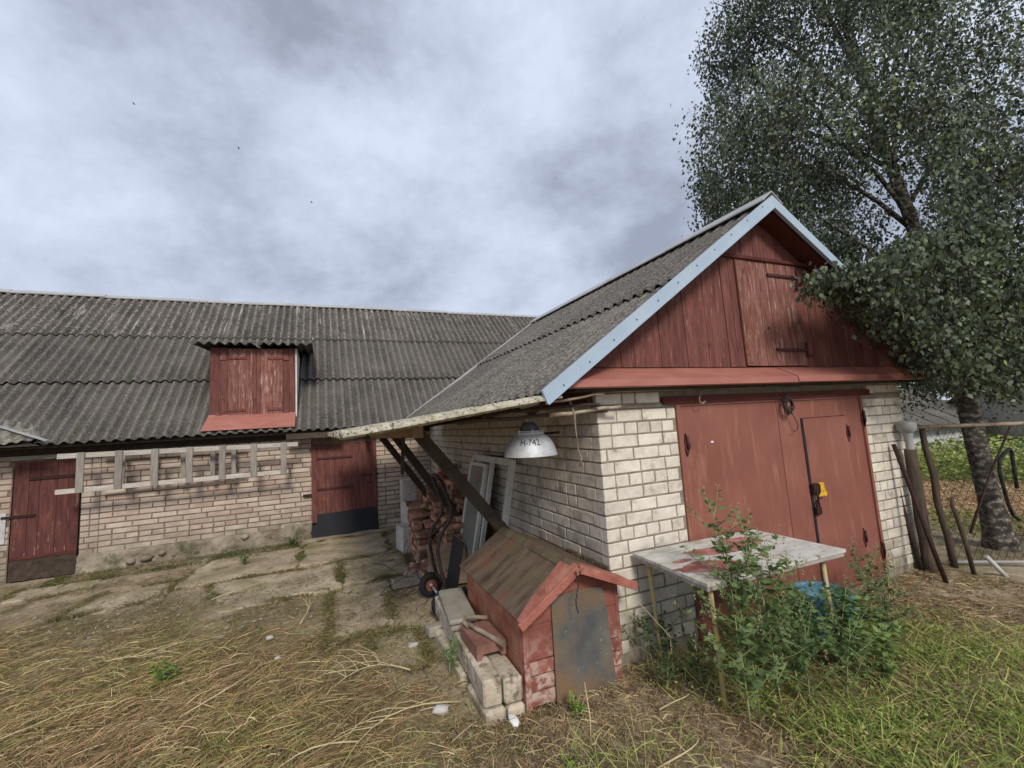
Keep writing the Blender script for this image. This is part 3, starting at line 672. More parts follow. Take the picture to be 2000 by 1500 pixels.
# pale cheek boards
for k in range(5):
    y0 = DY+k*.27; y1 = y0+.262
    zb = lambda y: EZ+.03+(y-EY)*.95
    if zb(y0) < 3.46:
        MB().prism([(DX1, y0, zb(y0)), (DX1, y1, min(zb(y1), 3.5)), (DX1, y1, 3.50), (DX1, y0, 3.46)], (.022, 0, 0)).build('cheek_board', 'white_frame', dorm)
# shutters
plank_row(dorm, DX0, -1.475, 2.19, 3.46, DY-.002, [.135, .135], 'red_plank', r=rp)
plank_row(dorm, -.615, DX1, 2.19, 3.46, DY-.002, [.10, .105], 'red_plank', r=rp)
plank_row(dorm, -1.472, -1.095, 2.21, 3.44, DY-.016, [.155, .115, .115], 'red_plank_worn', r=rp)
plank_row(dorm, -1.095, -.975, 2.20, 3.44, DY-.020, [.06, .06], 'red_plank', r=rp)
plank_row(dorm, -.975, -.617, 2.21, 3.44, DY-.016, [.185, .172], 'red_plank_worn', r=rp)
for (a, b, z) in ((-1.47, -1.19, 3.25), (-1.47, -1.20, 2.335), (-.86, -.60, 3.25), (-.86, -.60, 2.335)):
    MB().box((a, DY-.034, z), (b, DY-.014, z+.05), ch=.004).build('batten', 'red_plank', dorm)
for (x, z) in ((-1.55, 3.27), (-.56, 3.27), (-1.60, 2.28), (-.56, 2.30)):
    MB().box((x-.05, DY-.02, z-.03), (x+.05, DY-.004, z+.05), ch=.003).build('hinge', 'red_plank', dorm)
MB().prism([(DX0-.06, EY-.02, EZ+.095), (DX1-.0, EY-.02, EZ+.095), (DX1, DY+.02, EZ+.125+(DY-EY)*.95), (DX0, DY+.02, EZ+.125+(DY-EY)*.95)], nor*.006).build('apron_flashing', 'red_sheet_metal', dorm)
for i in range(2):
    inst('sheet', sheet_mesh(.98 if i == 0 else .93, 1.95, 'asbestos_sheet', phase=.0, rag=.01, seed=5), dorm, frame4((-2.02+i*.97, 8.40, 3.475+.004*i), (1, 0, 0.0), (0, 1, .085)))
for x in (-1.66, -1.50):
    MB().obox((x, 9.95, 3.68), (.045, 0, 0), (0, .09, .07), (0, -.01, .013)).build('cap_piece', 'black_rubber', broof)

# ================================================================== GARAGE
GX0, GX1, GY = 2.06, 6.33, 2.9
gar = thing('garage', (4.19, 5.3, 0), 'white brick garage with red steel double doors under a red plank gable', 'garage')
TOPZ = 2.25
fw = MB()
fw.box((GX0+.008, GY+.008, -.1), (2.875, GY+.25, 1.95)); fw.box((5.56, GY+.008, -.1), (GX1-.008, GY+.25, 1.95))
fw.box((GX0+.008, GY+.008, 1.95), (GX1-.008, GY+.25, TOPZ))
front = fw.build('front_wall', 'mortar_pale', gar)
sw = MB(); sw.box((GX0+.008, GY+.25, -.1), (GX0+.25, BY-.001, 2.12)); side = sw.build('side_wall', 'mortar_pale', gar)
MB().box((GX1-.25, GY+.25, -.1), (GX1-.002, 7.9, 2.2)).build('far_side_wall', 'silicate_brick', gar)
MB().box((GX0+.25, 7.6, -.1), (GX1-.25, 7.8, 2.2)).build('rear_wall', 'silicate_brick', gar)
gp = .103; gh = .089; rg = random.Random(31); cnt = [0]; rest = []
st = lambda k: 0 if k % 2 == 0 else .0
fl = lay('x', GY, GX0, 2.87, .07, 18, gp, gh, .25, .12, .012, hdr=4, hoff=0, seed=12, start=lambda k: 0 if k % 2 == 0 else 0)
fr = lay('x', GY, 5.565, GX1, .07, 18, gp, gh, .25, .12, .012, hdr=4, hoff=0, seed=14)
ft = lay('x', GY, GX0, GX1, 1.965, 3, gp, gh, .25, .12, .012, hdr=9, hoff=8, seed=15, holes=((2.72, 5.72, 1.9, 2.02),))
sdl = lay('y', GX0, GY, BY-.02, .07, 20, gp, gh, .29, .14, .012, hdr=7, hoff=4, seed=16, start=lambda k: .112)
place_bricks(fl+fr+ft, 'x', GY, gh, 'silicate_brick', front, rg, cnt, 300, rest)
sdl.sort(key=lambda b: b[0]); rest2 = []
place_bricks(sdl, 'y', GX0, gh, 'silicate_side', side, rg, cnt, 300, rest2)
join_rest(rest, 'brick_rest', 'silicate_brick', front); join_rest(rest2, 'brick_rest', 'silicate_side', side)
MB().box((GX0-.004, GY-.006, 1.928), (2.90, GY+.02, 1.962)).build('mortar_band', 'mortar_pale', front)
MB().box((5.55, GY-.006, 1.90), (GX1+.004, GY+.02, 1.965)).build('mortar_band', 'mortar_pale', front)
MB().box((2.725, GY-.03, 1.945), (5.70, GY+.05, 2.012), ch=.003).build('lintel', 'wood_dark_red', gar)
# steel doors
dl = MB()
dl.box((2.875, GY-.012, .0), (2.925, GY+.06, 1.95)); dl.box((5.53, GY-.012, .0), (5.57, GY+.06, 1.95)); dl.box((2.925, GY-.010, 1.925), (5.53, GY+.06, 1.948))
dl.build('door_frame', 'red_steel', gar)
leafL = MB().box((2.93, GY+.003, .015), (4.178, GY+.03, 1.925), ch=.003).build('door_leaf', 'red_steel', gar, label='wide left leaf of the red steel garage door')
leafR = MB()
leafR.box((4.186, GY+.003, .015), (4.512, GY+.03, 1.925), ch=.003); leafR.box((5.252, GY+.003, .015), (5.525, GY+.03, 1.925), ch=.003); leafR.box((4.512, GY+.0045, 1.742), (5.252, GY+.03, 1.925))
leafR.box((4.3, GY+.035, .02), (5.5, GY+.05, 1.9))
leafR = leafR.build('door_leaf', 'red_steel', gar, label='right leaf of the red steel garage door holding the wicket door')
MB().box((4.542, GY-.006, .03), (5.248, GY+.02, 1.735), ch=.003).build('wicket_door', 'red_steel', leafR)
MB().box((4.507, GY-.004, .05), (4.540, GY+.012, 1.74)).build('slot', 'black_rubber', leafR)
def hinge(x, z, s, parent):
    mb = MB(); mb.prism([(x, GY-.012, z+s), (x+s*.48, GY-.012, z-s*.1), (x, GY-.012, z-s), (x-s*.30, GY-.012, z-s*.1)], (0, .012, 0))
    mb.tube([(x+.004, GY-.022, z-s*.35), (x+.004, GY-.022, z+s*.75)], .010, 8); return mb.build('hinge', 'maroon_iron', parent)
hinge(2.955, 1.585, .10, leafL); hinge(2.955, .42, .10, leafL)
hinge(5.235, 1.55, .10, leafR); hinge(5.255, .46, .10, leafR); hinge(5.545, 1.69, .115, leafR); hinge(5.535, .29, .10, leafR)
MB().box((3.25, GY-.004, 1.582), (3.278, GY+.004, 1.598)).build('paint_fleck', 'white_cloth', leafL)
lk = MB(); lk.box((4.50, GY-.05, 1.0), (4.60, GY-.006, 1.09), ch=.006); lk.tube([(4.545, GY-.03, 1.0), (4.56, GY-.04, .95), (4.535, GY-.03, .90)], .011, 7)
lk.box((4.515, GY-.045, .79), (4.585, GY-.008, .87), ch=.008); lk.tube([(4.53, GY-.03, .86), (4.53, GY-.035, .91), (4.56, GY-.035, .93), (4.57, GY-.03, .87)], .008, 7)
lk.build('hasp', 'dark_iron', leafR)
# padlock rag
mb = MB(); V = []; F = []
for i in range(7):
    for j in range(6):
        x = 4.575+.085*i/6+.01*math.sin(j*2); z = 1.10-.11*j/5-.02*i/6*(j/5)+.02*(i/6)*(1-j/5)*0; V.append((x, GY-.045-.018*math.sin(i*1.9+j*.8), z-.03*abs(i-4)/4*(j/5)))
for i in range(6):
    for j in range(5): a = i*6+j; F.append((a, a+6, a+7, a+1))
mb.add(V, F, 0, True); rag = solo(mb, 'rag', 'yellow_cloth', (4.6, GY-.04, 1.04), 'yellow rag tucked behind the latch of the red wicket door', 'rag')
# coil of wire above the doors
co = MB(); rc = random.Random(3)
for k in range(7):
    cx0, cz0 = 4.265+rc.uniform(-.02, .02), 1.885+rc.uniform(-.02, .02); a_, b_ = rc.uniform(.04, .065), rc.uniform(.06, .09)
    co.tube([(cx0+a_*math.cos(t), GY-.06-.02*math.sin(t*2+k), cz0+b_*math.sin(t)) for t in np.linspace(0, 6.2, 14)], .0045, 5)
co.tube([(4.30, GY-.05, 1.82), (4.34, GY-.06, 1.74), (4.37, GY-.06, 1.68), (4.36, GY-.05, 1.63), (4.31, GY-.05, 1.62)], .004, 5)
co.tube([(4.22, GY-.01, 1.98), (4.26, GY-.05, 1.95), (4.33, GY-.06, 1.97)], .005, 5)
solo(co, 'wire_coil', 'rust_pipe', (4.27, GY-.05, 1.88), 'tangled coil of wire hung over the meeting edge of the red doors', 'wire')
hk = MB().tube([(3.12, GY-.06, 2.10), (3.115, GY-.09, 2.05), (3.075, GY-.09, 1.99), (3.07, GY-.09, 1.955), (3.10, GY-.09, 1.935), (3.15, GY-.08, 1.955)], .0055, 6)
solo(hk, 'hook', 'stick_bark', (3.1, GY-.08, 1.94), 'bent wire hook hanging under the red ledge above the left garage door', 'hook')
# ledge over the doors
led = MB(); prof_l = [(GY+.02, 2.275), (2.70, 2.152), (2.694, 2.100), (2.68, 2.094), (2.705, 2.085), (2.712, 2.145), (GY+.02, 2.262)]
xl_ = lambda z: XLG+(z-2.08)*1.46
XLG = 1.655
k_ = len(prof_l); VV = [(xl_(z), y, z) for y, z in prof_l]+[(4.24, y, z) for y, z in prof_l]
led.add(VV, [tuple(range(k_))[::-1], tuple(range(k_, 2*k_))]+[(i, (i+1) % k_, k_+(i+1) % k_, k_+i) for i in range(k_)])
led.build('ledge', 'red_sheet_metal', gar)
led = MB(); led.prism([(GX0+2.19, GY+.02, 2.279), (GX0+2.19, 2.697, 2.156), (GX0+2.19, 2.690, 2.104), (GX0+2.19, 2.676, 2.097), (GX0+2.19, 2.700, 2.089), (GX0+2.19, 2.708, 2.149), (GX0+2.19, GY+.02, 2.266)], (2.65, 0, 0))
led.build('ledge', 'red_sheet_metal', gar)
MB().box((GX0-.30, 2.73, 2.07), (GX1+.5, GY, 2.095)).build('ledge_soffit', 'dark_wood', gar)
# roof geometry
YR, YF = 2.68, 7.72
XL, ZL, XA, ZA = 1.447, 2.07, 4.16, 3.93
SL = (ZA-ZL)/(XA-XL); SRr = .63; XR = 6.95; ZR = ZA-(XR-XA)*SRr
thl = math.atan(SL); thr = math.atan(SRr)
sl = Vector((math.cos(thl), 0, math.sin(thl))); nl = Vector((-math.sin(thl), 0, math.cos(thl)))
sr = Vector((-math.cos(thr), 0, math.sin(thr))); nr_ = Vector((math.sin(thr), 0, math.cos(thr)))
rf = MB()
rf.prism([(XL+.04, YR+.03, ZL-.06), (XA, YR+.03, ZA-.05), (XR-.02, YR+.03, ZR-.06), (XR-.02, YR+.03, ZR-.09), (XA, YR+.03, ZA-.09), (XL+.04, YR+.03, ZL-.09)], (0, YF-YR-.06, 0))
groof = rf.build('roof', 'red_soffit', gar)
LSl = (XA-XL)/math.cos(thl); LSr = (XR-XA)/math.cos(thr)
for k, (d0, ln) in enumerate(((0, 1.80), (1.66, LSl-1.66))):
    for i in range(5):
        wd = 1.06 if i < 4 else YF-YR-4*1.05
        o = Vector((XL, YR+.01+i*1.05, ZL-.05))+sl*(d0-.01)+nl*(.006+.011*k)
        # local x runs along -y so that normals face up
        m = frame4(o+Vector((0, wd, 0)), (0, -1, 0), sl-nl*.012)
        inst('sheet', sheet_mesh(round(wd, 3), ln, 'asbestos_sheet', amp=.024, phase=.1, rag=.01, seed=i % 3), groof, m)
for k, (d0, ln) in enumerate(((0, 1.70), (1.56, LSr-1.56))):
    for i in range(5):
        wd = 1.06 if i < 4 else YF-YR-4*1.05
        o = Vector((XR, YR+.01+i*1.05, ZR-.05))+sr*(d0-.01)+nr_*(.006+.034*k)
        m = frame4(o, (0, 1, 0), sr-nr_*.008)
        inst('sheet', sheet_mesh(round(wd, 3), ln, 'asbestos_sheet', amp=.024, phase=.1, rag=.01, seed=i % 3), groof, m)
# ridge cap, far verge strip
for i in range(4):
    y0 = YR-.03+i*1.28; a = ZA+.045
    MB().prism([(XA-.14, y0, a-.085), (XA, y0, a+.025), (XA+.14, y0, a-.085), (XA+.14, y0, a-.10), (XA, y0, a+.012), (XA-.14, y0, a-.10)], (0, 1.29, .004)).build('ridge_cap', 'ridge_metal', groof)
MB().prism([(XL-.02, YF-.05, ZL+.0), (XA, YF-.05, ZA+.035), (XA, YF-.05, ZA+.02), (XL-.02, YF-.05, ZL-.05)], (0, .12, 0)).build('verge_strip', 'ridge_metal', groof)
# rafters seen from below, rear gable
for i in range(6):
    y = YR+.35+i*.92
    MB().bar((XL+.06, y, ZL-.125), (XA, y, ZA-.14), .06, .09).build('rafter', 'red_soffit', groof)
MB().prism([(GX0, 7.65, 2.2), (GX1, 7.65, 2.2), (XA, 7.65, ZA-.15)], (0, .03, 0)).build('rear_gable', 'red_plank', gar)
# blue rake boards
def rake(x0, z0, x1, z1, up, lo):
    return [(x0, YR-.025, z0+up), (x1, YR-.025, z1+up), (x1, YR-.025, z1-lo), (x0, YR-.025, z0-lo)]
zL_ = ZL+.005; zA_ = ZA+.02
MB().prism([(XL-.005, YR-.03, zL_+.0), (XA, YR-.03, zA_), (XA, YR-.03, zA_-.125), (XL+.03, YR-.03, zL_-.098)], (0, .028, 0)).build('rake_board', 'blue_board', gar, label='pale blue board along the long left roof edge')
MB().bar((XL+.03, YR-.036, zL_-.098), (XA, YR-.036, zA_-.128), .012, .012).build('rake_bead', 'blue_board', gar)
zR_ = ZR+.02
xe = 5.20; ze = zA_-(xe-XA)*SRr
MB().prism([(XA, YR-.03, zA_), (xe, YR-.03, ze), (xe-.02, YR-.03, ze-.10), (XA, YR-.03, zA_-.125)], (0, .028, 0)).build('rake_board', 'blue_board', gar, label='pale blue board along the short right roof edge')
MB().bar((XA, YR-.036, zA_-.128), (xe-.02, YR-.036, ze-.10), .012, .012).build('rake_bead', 'blue_board', gar)
MB().prism([(xe, YR-.028, ze-.05), (XR, YR-.028, zR_-.05), (XR, YR-.028, zR_-.15), (xe, YR-.028, ze-.15)], (0, .025, 0)).build('rake_board', 'wood_dark_red', gar, label='dark end of the right roof edge under the tree')
# gable planks
GPY = GY-.012
top = lambda x: (ZA-.10-(XA-x)*SL) if x < XA else (ZA-.10-(x-XA)*SRr)
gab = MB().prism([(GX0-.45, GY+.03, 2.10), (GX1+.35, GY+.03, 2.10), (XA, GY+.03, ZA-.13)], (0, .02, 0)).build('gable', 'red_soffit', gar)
hz0, hz1 = 2.285, 3.36
cap = lambda x: min(top(x), hz1)
plank_row(gab, GX0-.30, 3.60, 2.27, 0, GPY, [.17, .135, .15, .12, .145, .16, .13], 'red_plank', r=rp, tops=cap)
plank_row(gab, 3.60, 3.80, 2.27, 0, GPY-.004, [.11, .09], 'red_plank', r=rp, tops=cap)
plank_row(gab, 4.72, GX1+.15, 2.27, 0, GPY, [.13, .15, .16, .14], 'red_plank', r=rp, tops=cap)
hat = MB().box((3.815, GPY+.0, 2.275), (4.715, GPY+.012, 3.34)).build('hatch', 'red_soffit', gab, label='worn red loft hatch with two long strap hinges') if False else gab
plank_row(gab, 3.815, 4.715, 2.28, 0, GPY-.012, [.165, .13, .15, .12, .17, .165], 'red_plank_worn', r=rp, tops=cap, name='hatch_plank')
plank_row(gab, 3.40, 5.0, 3.395, 0, GPY-.004, [.27, .25, .19, .20, .22], 'red_plank', r=rp, tops=top)
MB().box((3.56, GPY-.035, 3.355), (4.98, GPY+.0, 3.392), ch=.004).build('hatch_rail', 'wood_dark_red', gab)
MB().box((3.795, GPY-.02, 2.28), (3.813, GPY+.01, 3.35)).build('hatch_gap', 'red_soffit', gab)
for z in (3.205, 2.425):
    mb = MB(); mb.box((4.25, GPY-.030, z), (4.71, GPY-.014, z+.028)); mb.box((4.70, GPY-.034, z-.06), (4.722, GPY-.004, z+.10)); mb.box((4.722, GPY-.020, z-.05), (4.82, GPY-.006, z-.035))
    mb.build('strap_hinge', 'maroon_iron', gab)
for k in range(11):
    t_ = (k+.5)/11; x = XL+.05+(XA-XL-.1)*t_; z = zL_-.05+(zA_-zL_-.012)*t_
    MB().box((x-.005, YR-.034, z-.005), (x+.005, YR-.028, z+.005)).build('nail', 'dark_iron', gar)
# lean-to canopy over the side wall
can = MB()
for X in (.30, 1.28, 1.50): can.box((X-.02, 3.1, 1.822+.127*(X-.118)-.035), (X+.02, 7.6, 1.822+.127*(X-.118)-.004))
canopy = can.build('canopy', 'dark_wood', gar)
dc = Vector((1.352, 0, .172)).normalized()
for i in range(5):
    wd = 1.05 if i else 1.09
    y0 = 2.70+i*1.02-(.04 if i == 0 else 0)
    m = frame4(Vector((.118, y0+wd, 1.822+(.005 if i % 2 else 0))), (0, -1, 0), dc)
    inst('sheet', sheet_mesh(wd, 1.5, 'lichen_sheet', amp=.028, wave=.18, phase=.25+.0, rag=.008, seed=i % 2, th=.008), canopy, m)
MB().bar((.83, 3.95, 1.835), (.83, 8.60, 1.80), .10, .115, ch=.006).build('beam', 'tan_wood', gar, label='rough squared beam carrying the canopy')
for (y, za, xb, zb, wd) in ((4.05, 1.80, 2.05, .34, .105), (5.74, 1.84, 2.05, .13, .095), (6.7, 1.76, 2.05, .10, .09)):
    MB().bar((.86, y, za), (xb, y, zb), wd, wd, ch=.008).build('brace', 'brace_wood' if y < 4.5 else 'dark_wood', gar)
for y in (4.9, 5.9, 7.2):
    MB().bar((.95, y, 1.87), (2.05, y, 2.00), .05, .05).build('purlin', 'dark_wood', canopy)
MB().bar((.72, 4.1, 1.79), (.70, 4.1, 1.45), .03, .03).build('hanger_strip', 'dark_wood', gar)
MB().box((1.30, 2.80, 1.995), (1.34, 7.5, 2.035)).build('eave_batten', 'dark_wood', gar)
MB().box((GX0-.05, 2.95, 1.98), (GX0+.0, 7.6, 2.12)).build('wall_plate', 'wood_dark_red', gar)

# ------------------------------------------------------------------ ladders hung on the barn wall
def ladder(y, x0, z0, x1, z1, dz, rungs, wd, mat, matz, label, name='ladder'):
    t = thing(name, (x0, y, z0), label, 'ladder', 'ladders hung on the barn wall')
    MB().bar((x0, y, z0-.01), (x1, y, z1-.01), .035, .075, ch=.004).build('rail', mat, t)
    MB().bar((x0, y, z0-dz), (x1-.15, y, z1-dz+.06), .035, .070, ch=.004).build('rail', mat, t)
    for k in range(rungs):
        f = (k+.62)/(rungs+.12); x = x0+(x1-x0)*f; za = z0+(z1-z0)*f; zb = za-dz+.06*f
        MB().box((x-.045, y-.045, zb-.035), (x+.045, y-.020, za+.035), ch=.004).build('rung', matz, t)
    return t
ladder(8.30, -3.55, 1.77, -.36, 1.725, .52, 7, .05, 'pale_rail', 'grey_wood_z', 'longer pale grey wooden ladder hung sideways in front under the barn eave')
t = thing('ladder', (-3.2, 8.52, 1.7), 'shorter dim ladder hung against the bricks behind the pale grey one', 'ladder', 'ladders hung on the barn wall')
MB().bar((-3.15, 8.55, 1.74), (-1.2, 8.55, 1.72), .04, .04).build('rail', 'grey_wood', t); MB().bar((-3.15, 8.55, 1.22), (-1.2, 8.55, 1.28), .04, .04).build('rail', 'grey_wood', t)
for x in (-2.86, -2.47, -2.07, -1.66, -1.36): MB().box((x-.035, 8.51, 1.20), (x+.035, 8.53, 1.76), ch=.003).build('rung', 'grey_wood_z', t)

# ------------------------------------------------------------------ lamp under the eave
LC = (1.565, 3.15, 1.595)
lamp = thing('lamp', LC, 'dented silver enamel bell lamp marked H-742 hanging under the eave by the brick corner', 'lamp')
prof = [(.215, 0), (.2125, .012), (.207, .03), (.198, .062), (.182, .10), (.158, .135), (.128, .160), (.100, .173), (.096, .174), (.094, .170), (.125, .155), (.152, .13), (.176, .095), (.192, .06), (.205, .012), (.215, 0)]
MB().lathe(LC, prof, 48).build('shade', 'lamp_enamel', lamp)
LT = (LC[0], LC[1], LC[2]+.0)
MB().lathe(LT, [(.09, .168), (.112, .168), (.112, .186), (.09, .188)], 32).build('collar', 'steel', lamp)
MB().lathe(LT, [(.112, .196), (.09, .197), (.078, .215), (.070, .235), (.045, .262), (.0, .27)], 32).build('socket_dome', 'lamp_dark', lamp)
MB().lathe(LT, [(.09, .190), (.113, .190), (.113, .198), (.09, .199)], 32).build('collar', 'steel', lamp)
for k in range(6):
    a = math.pi/3*k+.3; MB().tube([(LT[0]+.108*math.cos(a), LT[1]+.108*math.sin(a), LT[2]+.16), (LT[0]+.108*math.cos(a), LT[1]+.108*math.sin(a), LT[2]+.208)], .009, 8).build('bolt', 'steel', lamp)
MB().tube([(LT[0]+.02*math.cos(t), LT[1], LT[2]+.285+.02*math.sin(t)) for t in np.linspace(0, 6.28, 12)], .005, 6).build('eyelet', 'steel', lamp)
MB().tube([(LT[0], LT[1], LT[2]+.30), (LT[0]-.01, LT[1], LT[2]+.42)], .004, 6).build('wire', 'dark_iron', lamp)
MB().tube([(LT[0]+.1, LT[1], LT[2]+.165), (LT[0]+.33, LT[1]+.1, LT[2]+.165)], .012, 6).build('stub_pipe', 'dark_iron', lamp)
# marking, wrapped on the shade facing the yard
fc = bpy.data.curves.new('marking', 'FONT'); fc.body = 'H-742'; fc.size = .066; fc.align_x = 'CENTER'; fc.extrude = .0
fo = bpy.data.objects.new('tmp_text', fc); COL.objects.link(fo); bpy.context.view_layer.update()
dg = bpy.context.evaluated_depsgraph_get(); tm = bpy.data.meshes.new_from_object(fo.evaluated_get(dg))
bpy.data.objects.remove(fo)
def shade_r(z):
    zz = [p[1] for p in prof[:7]]; rr = [p[0] for p in prof[:7]]
    return float(np.interp(z, zz, rr))
toc = math.atan2(-LC[1], -LC[0])   # azimuth towards viewer position
for v in tm.vertices:
    s, h = v.co.x, v.co.y; z = .088+h; r = shade_r(z)+.0018; a = toc+(s+.0)/.19
    v.co = (r*math.cos(a), r*math.sin(a), z)
tm.materials.clear(); tm.materials.append(MATS['ink'])
tmo = bpy.data.objects.new('marking', tm); COL.objects.link(tmo); tmo.parent = lamp
# poles stored under the eave
rpz = random.Random(8)
poles = [((1.62, 2.90, 1.90), (2.21, 2.80, 1.945), .016, 'pale split pole whose end sticks out past the brick corner', 'split_wood'),
         ((1.10, 3.05, 1.93), (2.0, 2.78, 1.975), .013, 'thin dark pole lying above the pale split one', 'dark_wood'),
         ((.95, 3.1, 1.885), (2.13, 2.86, 1.915), .015, 'lowest dark branch in the bundle over the lamp', 'post_wood'),
         ((1.35, 2.84, 1.975), (2.02, 2.74, 2.045), .011, 'short twig poking up beneath the red ledge', 'stick_bark')]
for (a, b, r, lab, mt) in poles:
    a = Vector(a); b = Vector(b); pts = []
    for k in range(9):
        t_ = k/8; p = a.lerp(b, t_)+Vector((0, rpz.uniform(-.008, .008), rpz.uniform(-.008, .008))); pts.append(p)
    solo(MB().tube(pts, [r*(1.15-.3*k/8) for k in range(9)], 7), 'pole', mt, a, lab, 'pole', 'poles stored under the garage eave')
mb = MB(); x, y, z = 1.80, 2.86, 1.93
mb.tube([(x-.02, y, z+.10), (x, y, z+.03), (x+.012, y-.01, z-.03), (x+.02, y, z-.15), (x+.03, y, z-.30), (x+.05, y, z-.36), (x+.035, y, z-.43)], [.008, .010, .010, .005, .004, .008, .009], 6)
solo(mb, 'cord', 'stick_bark', (x, y, z), 'frayed cord dangling from the poles beside the brick corner', 'cord')

# ------------------------------------------------------------------ leaning window frame
wf = thing('window_frame', (1.8, 5.0, 0), 'white double window frame with one grey glazed sash leaning on the side wall', 'window frame')
def wp(y, z, off=0): # point on the leaning plane: foot at x=1.62, top (z=1.46) at x=1.97
    return Vector((1.66+.30*z/1.46-off, y, z))
def wbar(y0, z0, y1, z1, wd, mat='white_frame', off=0, th=.05, name='frame_bar', par=None):
    mb = MB(); d = (wp(y1, z1, off)-wp(y0, z0, off)).normalized(); nrm = Vector((-1, 0, .3/1.46)).normalized(); s = d.cross(nrm).normalized()
    c = (wp(y0, z0, off)+wp(y1, z1, off))/2; mb.obox(c, d*(wp(y1, z1)-wp(y0, z0)).length/2, s*wd/2, nrm*th/2, ch=.003); return mb.build(name, mat, par or wf)
Y0, Y1, Ym = 5.66, 4.40, 4.98
wbar(Y0, .0, Y0, 1.46, .07); wbar(Y1, .12, Y1, 1.46, .085); wbar(Y0-.03, 1.43, Y1+.03, 1.43, .075)
wbar(Ym, .02, Ym, 1.40, .05); wbar(Y0, .03, Ym, .03, .07)
sash = wbar(5.06, .04, 5.06, 1.37, .05, off=.045, name='sash')
wbar(5.60, .04, 5.60, 1.37, .05, off=.045, name='sash_bar', par=sash); wbar(5.60, 1.36, 5.06, 1.36, .04, off=.045, name='sash_bar', par=sash)
wbar(5.60, .07, 5.06, .07, .06, off=.045, name='sash_bar', par=sash)
nrm = Vector((-1, 0, .3/1.46)).normalized()
MB().prism([wp(5.59, .08, .05), wp(5.08, .08, .05), wp(5.08, 1.35, .05), wp(5.59, 1.35, .05)], nrm*.004).build('pane', 'glass_grey', wf)
wbar(Ym+.02, 1.475, Y1-.1, 1.49, .02, mat='black_rubber', off=.01, name='top_strip')

# ------------------------------------------------------------------ heap of salvaged bricks, white blocks
heap = thing('brick_heap', (1.7, 6.2, 0), 'tall uneven stack of salvaged red bricks piled against the side wall', 'brick stack')
rh = random.Random(17); sm = [MB() for _ in range(4)]; bm_ = []
for i in range(4):
    m_ = MB(); m_.box((-.125, -.06, 0), (.125, .06, .063), ch=.006); me = m_.mesh('brick', 'old_brick'); bm_.append(me)
def pile_brick(x, y, z, a, tx=0, ty=0):
    m = Matrix.Translation((x, y, z)) @ Matrix.Rotation(a, 4, 'Z') @ Matrix.Rotation(tx, 4, 'X') @ Matrix.Rotation(ty, 4, 'Y')
    inst('brick', rh.choice(bm_), heap, m)
for (cx_, cy_, top_) in ((1.90, 6.85, 1.22), (1.88, 6.35, 1.12), (1.62, 6.75, .98), (1.60, 6.25, .84), (1.36, 6.75, .74), (1.34, 6.25, .50), (1.88, 5.82, .92), (1.62, 5.75, .62), (1.80, 5.35, .34), (1.46, 5.6, .22), (1.88, 7.35, .95), (1.60, 7.3, .8)):
    z = 0.01; k = 0
    while z < top_:
        flip = (k % 2) if rh.random() < .8 else 1-(k % 2)
        a = (math.pi/2 if flip else 0)+rh.uniform(-.14, .14)
        for s in (-1, 1):
            if z > top_*.82 and rh.random() < .35: continue
            dx, dy = (.066*s, 0) if flip else (0, .066*s)
            pile_brick(cx_+dx+rh.uniform(-.02, .02), cy_+dy*2.0+rh.uniform(-.02, .02), z, a+rh.uniform(-.05, .05), rh.uniform(-.03, .03), rh.uniform(-.03, .03))
        z += .067; k += 1
for k in range(26):
    pile_brick(rh.uniform(1.05, 1.75), rh.uniform(5.15, 5.9), rh.uniform(0, .10), rh.uniform(0, 3.1), rh.uniform(-.5, .5), rh.uniform(-.5, .5))
def blk(name, mat, c, sx, sy, sz, a, label, cat, group=None, tilt=0, ch=.012):
    mb = MB(); m = Matrix.Rotation(a, 3, 'Z') @ Matrix.Rotation(tilt, 3, 'Y'); c = Vector(c)+Vector((0, 0, sz/2))
    mb.obox(c, m @ Vector((sx/2, 0, 0)), m @ Vector((0, sy/2, 0)), m @ Vector((0, 0, sz/2)), ch=ch)
    return solo(mb, name, mat, c, label, cat, group)
blk('concrete_block', 'white_block', (1.22, 6.98, .0), .22, .40, .38, .10, 'lower upright white block at the foot of the brick stack', 'block', 'white blocks by the brick stack')
blk('concrete_block', 'white_block', (1.34, 7.22, .35), .17, .40, .33, .05, 'upper grooved white block standing on the lower one', 'block', 'white blocks by the brick stack')
blk('concrete_block', 'white_block', (1.40, 7.68, .0), .24, .24, 1.0, .0, 'tall pale slab standing behind the brick stack', 'block', 'white blocks by the brick stack', ch=.006)
# sheet of board and dead twigs by the heap
MB_b = MB(); MB_b.obox((1.42, 5.28, .22), Vector((.22, -.05, 0)), Vector((0, .14, .20)), Vector((0, -.008, .006))); solo(MB_b, 'board', 'tan_wood', (1.4, 5.2, .02), 'brown hardboard offcut leaning at the foot of the brick stack', 'board')

# ------------------------------------------------------------------ hand truck
ht = thing('hand_truck', (1.2, 4.75, 0), 'old black hand truck with two pneumatic wheels standing by the brick stack', 'hand truck')
def T(pts, r, name='tube', mat='rust_pipe', par=ht): return MB().tube(pts, r, 8).build(name, mat, par)
